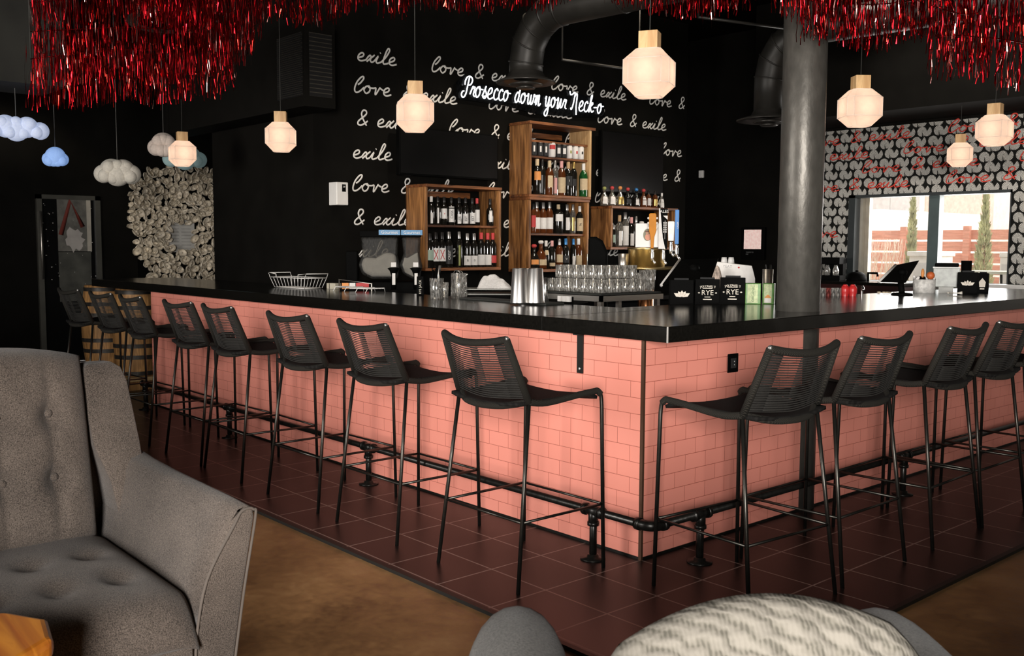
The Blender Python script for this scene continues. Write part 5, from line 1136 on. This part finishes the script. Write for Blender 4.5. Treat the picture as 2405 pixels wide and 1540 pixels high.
b.build('oval_portrait', [P('olive_oval', (.25, .25, .17), .6), P('salmon_patch', (.72, .32, .20), .6), P('skin_patch', (.5, .28, .18), .6), P('brown_patch', (.15, .05, .03), .6)], sg)
cp = MB(); cp.lathe([(.036, 0), (.042, .095), (.040, .095), (.034, .004), (0, .004)], 24, caps=False); o = cp.build('steel_cup', STEEL); xx, _ = tp_(1465, 620)
o.location = tt.matrix_basis @ Vector((xx, -.05, zb+.001)); tag(o, 'steel cup standing on the brass drip tray', 'cup')
p = at(1400, 600, 7.6); t_ = thing('black_appliance', 'black round-topped appliance between the shelf and the taps', 'appliance', (p.x, p.y, .89), face_cam(p)+R(90)); h = at(1400, 556, 7.6).z-.89
b = MB(); b.prism([(-.06, 0), (.09, 0), (.09, h*.8), (.05, h*.95), (0, h), (-.06, h)], 1, -.08, .12); b.build('body', BLACKPL, t_, bevel=.02, seg=3)
b = MB(); b.box((-.03, -.082, h*.48), (.01, -.08, h*.495)); b.tube([(-.066, -.06, h*.3), (-.066, -.06, h*.78)], .006, 6); b.build('trim', CHROME, t_)
# till screens
def till(label, pts, dep, thick, base, rotz, cat='till'):
    """tilted touch screen seen from behind; pts = photo corners of its back"""
    P4 = [at(*q_, d_) for q_, d_ in zip(pts, dep)]; c0 = sum(P4, Vector())/4; t_ = thing('till_screen', label, cat, (base.x, base.y, base.z))
    nrm = (P4[1]-P4[0]).cross(P4[3]-P4[0]).normalized(); b = MB(); L = [p-base for p in P4]; L2 = [p+nrm*thick for p in L]
    b.add(L+L2, [(0, 1, 2, 3), (7, 6, 5, 4), (0, 4, 5, 1), (1, 5, 6, 2), (2, 6, 7, 3), (3, 7, 4, 0)]); b.build('screen_housing', BLACKPL, t_, bevel=.004)
    b = MB(); b.tube([L[0]+nrm*thick*.5, L[3]+nrm*thick*.5], thick*.62, 6); b.build('pale_edge', P('pale_bezel', (.62, .6, .57), .4), t_)
    m_ = c0-base; b = MB(); b.tube([m_+nrm*-.01, Vector((m_.x*.8, m_.y*.8, m_.z*.5)), Vector((0, 0, .02))], .022, 10); b.lathe([(.075, 0), (.07, .015), (.02, .022)], 24); b.build('stand', BLACKPL, t_)
    b = MB(); q_ = c0-base-nrm*.012; b.ball(q_, .035, 12, 8, sc=(1, 1, .8)); b.build('rear_boss', BLACKPL, t_)
bs = at(1622, 705, 6.3); bs.z = .89
till('black till screen seen from behind, left of the black caddies', [(1598, 608), (1688, 606), (1670, 658), (1554, 668)], [6.45, 6.65, 6.2, 6.1], .016, bs, 0)
caddy('black napkin caddy with a pale flower emblem', 1574, 1628, 656, 715, art_flower, .12)
caddy('black RYE caddy left of the two, beside the flower caddy', 1633, 1689, 654, 714, art_rye, .05)
caddy('black RYE caddy right of the two, beside the green tins', 1691, 1748, 650, 714, art_rye, -.05)
b = MB(); p = top(1618, 713)
# green tins
GT = P('green_tin', (.10, .25, .05), .4, var=.3, scale=30)
def tin(label, px0, px1, ytop, ybase, rot, pale):
    a = top(px0, ybase); e = top(px1, ybase); cc = (a+e)/2; dd = (cc-CAM).dot(fw); w = (px1-px0)*dd/2306; h = (ybase-ytop)*dd/2306*.98
    t_ = thing('green_tin', label, 'tin', (cc.x, cc.y, ZT), face_cam(cc)+R(90)+rot)
    b = MB(); b.box((-w/2, 0, 0), (w/2, w*.8, h)); b.build('tin_body', GT, t_, bevel=.004)
    b = MB(); b.box((-w*.36, -.0012, h*.05), (w*.30, 0, h*.95)); o = b.build('pale_label', P('pale_green_label', (.55, .62, .35) if pale else (.50, .52, .28), .6, var=.25, scale=60), t_)
    b = MB()
    if pale: words(b, 'ORGANIC', (0, -.0018, h*.5), UZ, (-1, 0, 0), h*.17, (0, -1, 0)); b.build('upright_words', P('dark_green_print', (.06, .14, .05), .6), o)
    else:
        b.prism([(-w*.3, h*.30), (w*.28, h*.30), (w*.1, h*.42), (0, h*.46), (-w*.12, h*.42)], 1, -.0022, -.001); b.build('orange_mark', PAL['o'], o)
        b = MB(); b.box((-w*.3, -.002, h*.07), (w*.24, -.0012, h*.28)); b.build('cream_patch', PAPER, o)
tin('pale green tin beside the right RYE caddy', 1750, 1786, 664, 714, .1, True)
tin('green tin with an orange mark against the column', 1790, 1817, 664, 714, -.15, False)
# white straw box, bag, cups behind the caddies
p = at(1726, 662, 6.75); wbx = thing('straw_box', 'tilted white box with small printed words behind the caddies', 'box', (p.x, p.y, .89), face_cam(p)+R(90)); hb = p.z-.89; k5 = 6.75/2306
b = MB(); b.prism([(-46*k5, 0), (46*k5, 0), (46*k5, hb+8*k5), (38*k5, hb+38*k5), (-42*k5, hb+47*k5), (-46*k5, hb+30*k5)], 1, 0, .10); b.build('carton', PAPER, wbx, bevel=.003)
b = MB(); words(b, 'YEAT', (-18*k5, -.001, hb+36*k5), (1, 0, -.06), UZ, .026, (0, -1, 0)); b.build('print', P('grey_print2', (.35, .33, .33), .6), wbx)
b = MB(); b.ball((8*k5, -.001, hb+34*k5), .007, 10, 6, sc=(1, .2, .8)); b.build('red_dot', PAL['r'], wbx)
for i, px in enumerate((1700, 1716)):
    q_ = at(px, 628, 6.0); b = MB(); b.lathe([(.023, 0), (.017, .042), (0, .042)], 20); o = b.build('plastic_cup', P('frosted_cup', (.65, .64, .62), .4)); hz = hb+42*k5
    o.location = wbx.matrix_basis @ Vector(((px-1726)*k5, .05, hz+.004)); tag(o, 'small frosted plastic cup upside down on the white box, %s' % ('left' if i == 0 else 'right'), 'cup', 'plastic cups')
p = at(1684, 640, 6.7); b = MB(); b.ball((0, 0, .1), .055, 16, 10, sc=(.8, .7, 1.9)); o = b.build('patterned_bag', P('patterned_paper', (.45, .36, .30), .8, var=.7, scale=60)); o.location = (p.x, p.y, .89); o.scale.z = (p.z-.89+.05)/.205; tag(o, 'patterned paper bag at the left end of the white box', 'bag')
p = at(1803, 664, 6.4); t_ = thing('tool_tumbler', 'steel tumbler holding bar tools beside the column', 'tumbler', (p.x, p.y, .89)); h = at(1803, 632, 6.4).z-.89
b = MB(); b.lathe([(.030, 0), (.034, h), (.032, h), (.028, .004), (0, .004)], 20, caps=False); b.build('cup', STEEL, t_)
b = MB()
for a in (0, 1.5, 3, 4.4): b.tube([(0, 0, .1), (.022*math.cos(a), .022*math.sin(a), h+.03)], .004, 6)
b.build('tools', BLACKM, t_)

# ------------------------------------------------------------ right wing
def bar_thing(px, py): return top(px, py)
p = top(2118, 693); bs = Vector((p.x, p.y, ZT))
till('black till screen seen from behind on the right wing of the bar', [(2106, 622), (2160, 611), (2128, 664), (2066, 662)], [7.1, 7.3, 7.1, 6.95], .016, bs, 0)
p = top(2092, 690); b = MB(); rnd = random.Random(6)
for k in range(16): a = rnd.random()*6.28; b.ball((rnd.uniform(-.10, .12), rnd.uniform(-.03, .03), .008), .010, 8, 5, sc=(1.6, .7, .7))
tag(b.build('garnish_bits', P('pale_garnish', (.6, .5, .36), .7, var=.3, scale=50), loc=(p.x, p.y, ZT)), 'scatter of pale garnish bits in front of the right till', 'garnish')['kind'] = 'stuff'
t_, r_, h = cup('ice_bucket', 'white floral ice bucket on the right bar top', 'bucket', 2158, 688, 655, 50, P('white_floral', (.72, .70, .66), .5, var=.35, scale=38), [(.98, 0), (1, 1)])
b = MB(); rnd = random.Random(12)
for k in range(26): a = rnd.random()*6.28; rr = r_*rnd.random()**.5*.95; b.ball((math.cos(a)*rr, math.sin(a)*rr, h+rnd.uniform(0, .02)), .012, 8, 5, rnd.choice((0, 1)))
b.ball((-.015, 0, h+.045), .018, 10, 6, 2, (.7, .7, 2)); b.ball((r_*.7, -.02, h+.03), .03, 12, 8, 3)
b.build('garnish', [PAPER, BLACKPL, PAL['o'], P('burnt_orange', (.6, .13, .03), .5)], t_)
p = top(2217, 688); k6 = (p-CAM).dot(fw)/2306; t_ = thing('clear_bin', 'clear plastic bin on a short stand on the right bar top', 'bin', (p.x, p.y+.03, ZT), face_cam(p)+R(90))
b = MB(); b.box((-16*k6, 0, 0), (16*k6, .07, 14*k6)); b.build('stand', P('pale_grey_stand', (.4, .4, .37), .5), t_)
b = MB(); b.prism([(-25*k6, 14*k6), (25*k6, 14*k6), (29*k6, 30*k6), (29*k6, 58*k6), (-29*k6, 58*k6), (-29*k6, 30*k6)], 1, -.01, .11); b.build('bin_body', P('cloudy_bin', (.30, .32, .29), .35, var=.35, scale=25), t_, bevel=.004)
b = MB(); b.box((-30*k6, -.012, 58*k6), (29*k6, .112, 61*k6)); b.build('rim', P('pale_rim', (.6, .6, .57), .4), t_)
b = MB(); b.box((-26*k6, 0, 61*k6), (26*k6, .1, 70*k6)); b.build('black_scoop', BLACKPL, t_, bevel=.008)
def art_both(b, w, h): art_flower(b, w, h*1.3)
caddy('black caddy with a pale flower emblem on the right bar top', 2250, 2293, 638, 690, art_both, -.05)
caddy('slim black caddy at the right end of the flower caddy', 2294, 2318, 640, 688, lambda b, w, h: (b.prism([(-w*.25, h*.3), (w*.25, h*.3), (w*.3, h*.55), (0, h*.75), (-w*.3, h*.55)], 1, -.0012, 0), b.box((-w*.2, -.0012, h*.18), (w*.2, 0, h*.24))), -.1)
cup('black_cup', 'black cup standing behind the right flower caddy', 'cup', 2262, 684, 610, 24, BLACKPL)
p = top(2245, 692); b = MB(); b.tube([(-.05, 0, .012), (.02, 0, .013), (.05, 0, .016)], [.006, .006, .012], 8); b.tube([(-.05, -.012, .012), (-.05, .012, .012)], .007, 8); o = b.build('pourer', P('ivory_plastic', (.72, .68, .6), .4)); o.location = (p.x, p.y-.01, ZT); tag(o, 'small ivory pourer lying in front of the right caddy', 'pourer')
# glasses, red shakers and the tap on the inner work surface
WZ = .89
def inner(px, ybase, dep): p = at(px, ybase, dep); return Vector((p.x, p.y, WZ)), p.z-WZ
for i, (px, lab) in enumerate(((1932, 'first from the column'), (1944, 'second from the column'), (1956, 'third from the column'), (1967, 'fourth from the column'))):
    p, hz = inner(px, 676, 6.9); t_ = thing('water_glass', 'water glass on the inner work surface, '+lab, 'glass', p, 0, 'water glasses'); b = MB(); b.lathe([(0, .003), (.026, .003), (.029, hz), (.027, hz), (.022, .01), (0, .01)], 16, caps=False); b.build('glass', GLASS if i != 1 else glassy('red_tinted_glass', (.6, .15, .13), .4, .2), t_)
for i, px in enumerate((1985, 2003)):
    p, hz = inner(px, 672, 6.9); t_ = thing('red_shaker', 'red ribbed plastic shaker behind the right wing, %s one' % ('left' if i == 0 else 'right'), 'shaker', p, 0, 'red shakers'); b = MB(); z = 0; pr = [(.028, 0)]
    for k in range(4): pr += [(.030, hz*(k+.3)/4), (.030, hz*(k+.7)/4), (.024, hz*(k+1)/4)]
    b.lathe(pr, 18); b.build('shaker_body', RED, t_); b = MB(); b.lathe([(.02, hz), (.014, hz+.012), (0, hz+.014)], 14); b.build('cap', RED, t_)
p, hz = inner(2024, 674, 6.95); b = MB(); b.tube(smooth_path([(0, 0, 0), (0, 0, hz*.9), (.02, -.02, hz), (.04, -.05, hz*.92)]), .009, 8); o = b.build('water_tap', CHROME); o.location = p; tag(o, 'slim chrome water tap behind the right wing', 'tap')
# back bar along the patio wall
p0 = on(1928, 659, 1, Wy-.5); hb_ = p0.z; x1_ = on(2118, 662, 1, Wy-.5).x
t_ = thing('patio_back_bar', 'dark red low back bar cabinet under the patio window', 'cabinet', ((p0.x-.5+x1_)/2, Wy-.26, 0)); w = (x1_-p0.x+.5)/2
b = MB(); b.box((-w, -.24, 0), (w, .24, hb_-.03)); b.build('body', P('dark_red_cabinet', (.030, .006, .005), .35), t_)
b = MB(); b.box((-w-.02, -.26, hb_-.03), (w+.02, .25, hb_)); b.build('top', STONE, t_)
p = on(1950, 656, 1, Wy-.35); k7 = (p-CAM).dot(fw)/2306; t_ = thing('coffee_brewer', 'black coffee brewer beside the column in front of the fan wallpaper', 'coffee machine', (p.x, Wy-.35, hb_), R(12))
b = MB(); b.box((-22*k7, 0, 0), (22*k7, .2, 12*k7)); b.box((-22*k7, .1, 12*k7), (22*k7, .2, 52*k7)); b.box((-22*k7, -.02, 38*k7), (22*k7, .2, 54*k7)); b.build('brewer_body', BLACKPL, t_, bevel=.006)
for s in (-1, 1): b = MB(); b.lathe([(.03, 12*k7), (.034, 24*k7), (.02, 32*k7), (.018, 36*k7)], 14, (s*10*k7, .03, 0)); b.build('flask', GLASS, t_)
b = MB(); b.box((-27*k7, .02, 0), (-24*k7, .06, 48*k7)); b.build('side_strip', STEEL, t_)
p = on(2012, 658, 1, Wy-.3); t_ = thing('round_lid_bin', 'black round-topped bin at the left foot of the window', 'bin', (p.x, Wy-.3, hb_)); b = MB(); b.lathe([(.10, 0), (.10, .02), (.085, .07), (.05, .095), (0, .10)], 24); b.build('dome', BLACKPL, t_); b = MB(); b.lathe([(.015, .098), (.015, .112), (0, .115)], 12); b.build('knob', BLACKPL, t_)
p = on(2045, 656, 1, Wy-.2); t_ = thing('dark_tap', 'black beer spout at the window ledge', 'tap', (p.x, Wy-.2, hb_)); b = MB(); b.tube([(-.03, 0, 0), (-.03, 0, .085), (.07, 0, .085), (.075, 0, .05)], .013, 8); b.build('spout', BLACKPL, t_)

# ============================================================ lounge furniture in the foreground
GREY = fabric('grey_tweed', (.035, .029, .025), (.20, .163, .137), 330, .45)
GREYD = fabric('dark_grey_felt', (.035, .033, .029), (.12, .112, .10), 200, .5)
def pad(nx, ny, fn):
    """closed cushion skin from a front surface fn(u,v)->(front point, back point)"""
    b = MB(); F = []; K = []
    for j in range(ny+1):
        for i in range(nx+1):
            f, k = fn(i/nx, j/ny); F.append(f); K.append(k)
    n = len(F); fs = []
    for j in range(ny):
        for i in range(nx):
            a = j*(nx+1)+i; fs.append((a, a+1, a+nx+2, a+nx+1)); fs.append((n+a, n+a+nx+1, n+a+nx+2, n+a+1))
    rim = [i for i in range(nx+1)]+[(j+1)*(nx+1)+nx for j in range(ny)]+[ny*(nx+1)+nx-1-i for i in range(nx)]+[(ny-1-j)*(nx+1) for j in range(ny-1)]
    for a, c in zip(rim, rim[1:]+rim[:1]): fs.append((a, n+a, n+c, c))
    return b.add(F+K, fs, 0, True)
def dimple(u, v, spots, w): return sum(math.exp(-(((u-a)/w)**2+((v-c)/w)**2)) for a, c in spots)
ac = thing('armchair', 'grey tweed wing armchair with button tufting, at the left', 'armchair', (0, -2.5, 0))
def back_fn(u, v):
    y = (u-.5)*.575; z = .43+v*.605; e = (1-abs(2*u-1)**5)*(1-abs(2*v-1)**6)
    crown = .035*(1-(2*u-1)**2)*v
    xf = -.40-.125*v; sp = [(.5-.155/.575, .36), (.5, .36), (.5+.155/.575, .36), (.5-.155/.575, .68), (.5, .68), (.5+.155/.575, .68)]
    d = .105*e**.5-.052*dimple(u, v, sp, .065)-.016*sum(math.exp(-((u-a)/.028)**2) for a in (.5-.155/.575, .5, .5+.155/.575))*e
    return Vector((xf-.08+d, y, z+crown)), Vector((xf-.17, y*.98, z+crown))
o = pad(44, 46, back_fn).build('back_cushion', GREY, ac)
b = MB()
for y in (-.155, 0, .155):
    for v in (.36, .68): b.ball((-.40-.125*v-.028, y, .43+v*.605+.03*v), .013, 10, 6, sc=(.6, 1, 1))
b.build('button', GREY, ac)
def seat_fn(u, v):
    y = (u-.5)*.60; f = v; e = (1-abs(2*u-1)**6)
    x = -.46+f*.76; fr = max(0, (f-.82)/.18); zt = .462-.015*f+.018*e*math.sin(math.pi*min(1, f))-.13*fr**2.2
    sp = [(.22, .35), (.5, .35), (.78, .35), (.22, .68), (.5, .68), (.78, .68)]
    z = zt-.028*dimple(u, v, sp, .07)-.03*(1-e)
    x += .035*math.sin(math.pi*fr)*e if fr else 0
    return Vector((x, y, z)), Vector((min(x, .27), y*.98, .29))
pad(40, 44, seat_fn).build('seat_cushion', GREY, ac)
for s in (-1, 1):
    # arm: cross-sections from front to back
    secs = []
    for x, zt, wt in ((.27, .655, .055), (.26, .662, .06), (.15, .668, .062), (-.05, .672, .066), (-.25, .676, .075), (-.45, .685, .09), (-.60, .70, .10)):
        yo, yi = .492, .492-wt; zs = [(yo-.085, .17), (yo-.045, .42), (yo-.006, zt-.03), (yo-.012, zt-.006), ((yo+yi)/2, zt), (yi+.004, zt-.008), (yi-.016, zt-.04), (.335, .47), (.30, .30), (.30, .17)]
        secs.append([(x, s*y, z) for y, z in zs])
    b = MB(); n = len(secs[0]); vs = sum(secs, []); fs = [tuple(range(n)), tuple((len(secs)-1)*n+i for i in range(n-1, -1, -1))]
    for j in range(len(secs)-1):
        for i in range(n): fs.append((j*n+i, j*n+(i+1) % n, (j+1)*n+(i+1) % n, (j+1)*n+i))
    b.add(vs, fs, 0, False); o = b.build('arm', GREY, ac, bevel=.012, seg=3)
    for p_ in o.data.polygons: p_.use_smooth = True
    fp = [Vector(q)+Vector((.003, 0, 0)) for q in secs[0]]
    b = MB(); b.tube(smooth_path([fp[9], fp[8], fp[7], fp[6], fp[5], fp[4], fp[3], fp[2], fp[1], fp[0]], 5), .0042, 8); b.build('piping', P('grey_piping', (.12, .10, .085), .9), ac)
    # wing beside the back cushion
    secs = []
    for z, xf, yi, yo, d_ in ((.50, -.44, .35, .43, .20), (.62, -.455, .33, .455, .19), (.74, -.495, .292, .452, .165), (.84, -.535, .288, .448, .14), (.94, -.565, .29, .44, .13), (.985, -.58, .295, .425, .12), (1.003, -.60, .31, .40, .09)):
        secs.append([(xf, s*yi, z), (xf-.006, s*(yi+yo)/2, z), (xf-.02, s*yo, z), (xf-d_, s*(yo-.01), z), (xf-d_, s*yi, z)])
    b = MB(); n = 5; vs = sum(secs, []); fs = [tuple(range(n)), tuple((len(secs)-1)*n+i for i in range(n-1, -1, -1))]
    for j in range(len(secs)-1):
        for i in range(n): fs.append((j*n+i, j*n+(i+1) % n, (j+1)*n+(i+1) % n, (j+1)*n+i))
    b.add(vs, fs); o = b.build('wing', GREY, ac, bevel=.025, seg=4)
    for p_ in o.data.polygons: p_.use_smooth = True
    for x in (.16, -.5): b = MB(); b.tube([(x, s*.33, .17), (x+(.04 if x > 0 else -.05), s*.36, 0)], [.022, .013], 12); b.build('leg', WALNUT, ac)
b = MB(); b.box((-.60, -.39, .16), (.245, .39, .30)); b.build('base_frame', GREY, ac, bevel=.02)
b = MB(); b.box((-.68, -.40, .2), (-.60, .40, .98)); b.build('back_shell', GREY, ac, bevel=.03, seg=3)

# chair with its back to the camera and the knitted cushion in it
c2 = at(1660, 1540, 2.0); rz2 = YAW
ch = thing('lounge_chair', 'dark grey felt lounge chair at the bottom edge of the picture', 'armchair', (c2.x, c2.y, 0), rz2)
for s, x in ((-1, -.385), (1, .405)):
    b = MB(); secs = []
    for y, k in ((-.44, .8), (-.36, .98), (-.1, 1.), (.06, 1.), (.15, .95), (.20, .82), (.225, .6)):
        ring = []
        for i in range(16):
            a = 6.283*i/16; ring.append((x+.135*k*math.copysign(abs(math.cos(a))**.75, math.cos(a)), y,   .36+(.285*(.5+.5*k) if math.sin(a) > 0 else .17)*math.sin(a)))
        secs.append(ring)
    n = 16; vs = sum(secs, []); fs = [tuple(range(n)), tuple((len(secs)-1)*n+i for i in range(n-1, -1, -1))]
    for j in range(len(secs)-1):
        for i in range(n): fs.append((j*n+i, j*n+(i+1) % n, (j+1)*n+(i+1) % n, (j+1)*n+i))
    b.add(vs, fs, 0, True); b.build('arm', GREYD, ch, subsurf=1)
b = MB(); b.box((-.25, -.38, .18), (.27, .19, .335)); b.build('seat', GREYD, ch, bevel=.05, seg=4)
b = MB(); b.box((-.36, -.52, .2), (.40, -.38, .68)); b.build('backrest', GREYD, ch, bevel=.05, seg=4)
for x in (-.34, .38):
    for y in (-.42, .12): b = MB(); b.tube([(x, y, .22), (x, y, 0)], [.02, .014], 10); b.build('leg', WALNUT, ch)
def knit():
    mt, t, q = nt('cable_knit'); tc = N(t, 'ShaderNodeTexCoord')
    wv = N(t, 'ShaderNodeTexWave', bands_direction='DIAGONAL'); wv.inputs['Scale'].default_value = 11.; wv.inputs['Distortion'].default_value = 4.5; wv.inputs['Detail'].default_value = 2.; wv.inputs['Detail Scale'].default_value = 2.5
    w2 = N(t, 'ShaderNodeTexWave', bands_direction='X'); w2.inputs['Scale'].default_value = 34.; w2.inputs['Distortion'].default_value = 3.; w2.inputs['Detail'].default_value = 2.
    nz = N(t, 'ShaderNodeTexNoise'); nz.inputs['Scale'].default_value = 45.
    for n in (wv, w2, nz): t.links.new(tc.outputs['Object'], n.inputs[0])
    h = expr(t, 'ADD', expr(t, 'MULTIPLY', wv.outputs[1], .55), expr(t, 'ADD', expr(t, 'MULTIPLY', w2.outputs[1], .2), expr(t, 'MULTIPLY', nz.outputs[0], .35)))
    t.links.new(ramp(t, h, [(.20, (.12, .112, .092)), (.40, (.20, .185, .155)), (.80, (.26, .24, .205))]), q.inputs['Base Color'])
    q.inputs['Roughness'].default_value = .95; q.inputs['Specular IOR Level'].default_value = .1; bump(t, q, h, .45, .006); return mt
KNIT = knit()
def pil(u, v):
    a = 2*u-1; c_ = 2*v-1; t_ = max(0, 1-abs(a)**2.6)*max(0, 1-abs(c_)**2.6); k = t_**.5
    x = a*.325*(1-.20*c_*c_); z = c_*.215*(1-.34*a*a)+.0; rip = .008*math.sin(a*22+c_*3)*k+.004*math.sin(c_*40+a*9)*k
    return Vector((x, -.105*k-rip, z)), Vector((x, .085*k, z))
o = pad(48, 40, pil).build('knit_cushion', KNIT)
pc = at(1800, 1400, 1.84); o.location = (pc.x, pc.y, pc.z-.222); o.rotation_euler = (R(-14), R(-5), rz2); tag(o, 'beige cable-knit cushion leaning in the dark grey chair', 'cushion')

# orange wooden side table
tcn = at(-85, 1508, 2.12); st = thing('side_table', 'glossy orange wood stump side table at the bottom left', 'table', (tcn.x, tcn.y, 0))
rnd = random.Random(1); ol = []
for k in range(9): a = 6.283*k/9+.35; ol.append((.185*math.cos(a)*(1+rnd.uniform(-.05, .05)), .185*math.sin(a)*(1+rnd.uniform(-.05, .05))))
b = MB(); b.prism(ol, 2, tcn.z-.05, tcn.z); b.build('table_top', ORANGEW, st, bevel=.018, seg=3)
b = MB(); b.prism([(x*.93, y*.93) for x, y in ol], 2, 0, tcn.z-.05); b.build('stump', wood('stump_side', (.20, .09, .03), (.36, .18, .07), 2, 2., .5), st, bevel=.012)
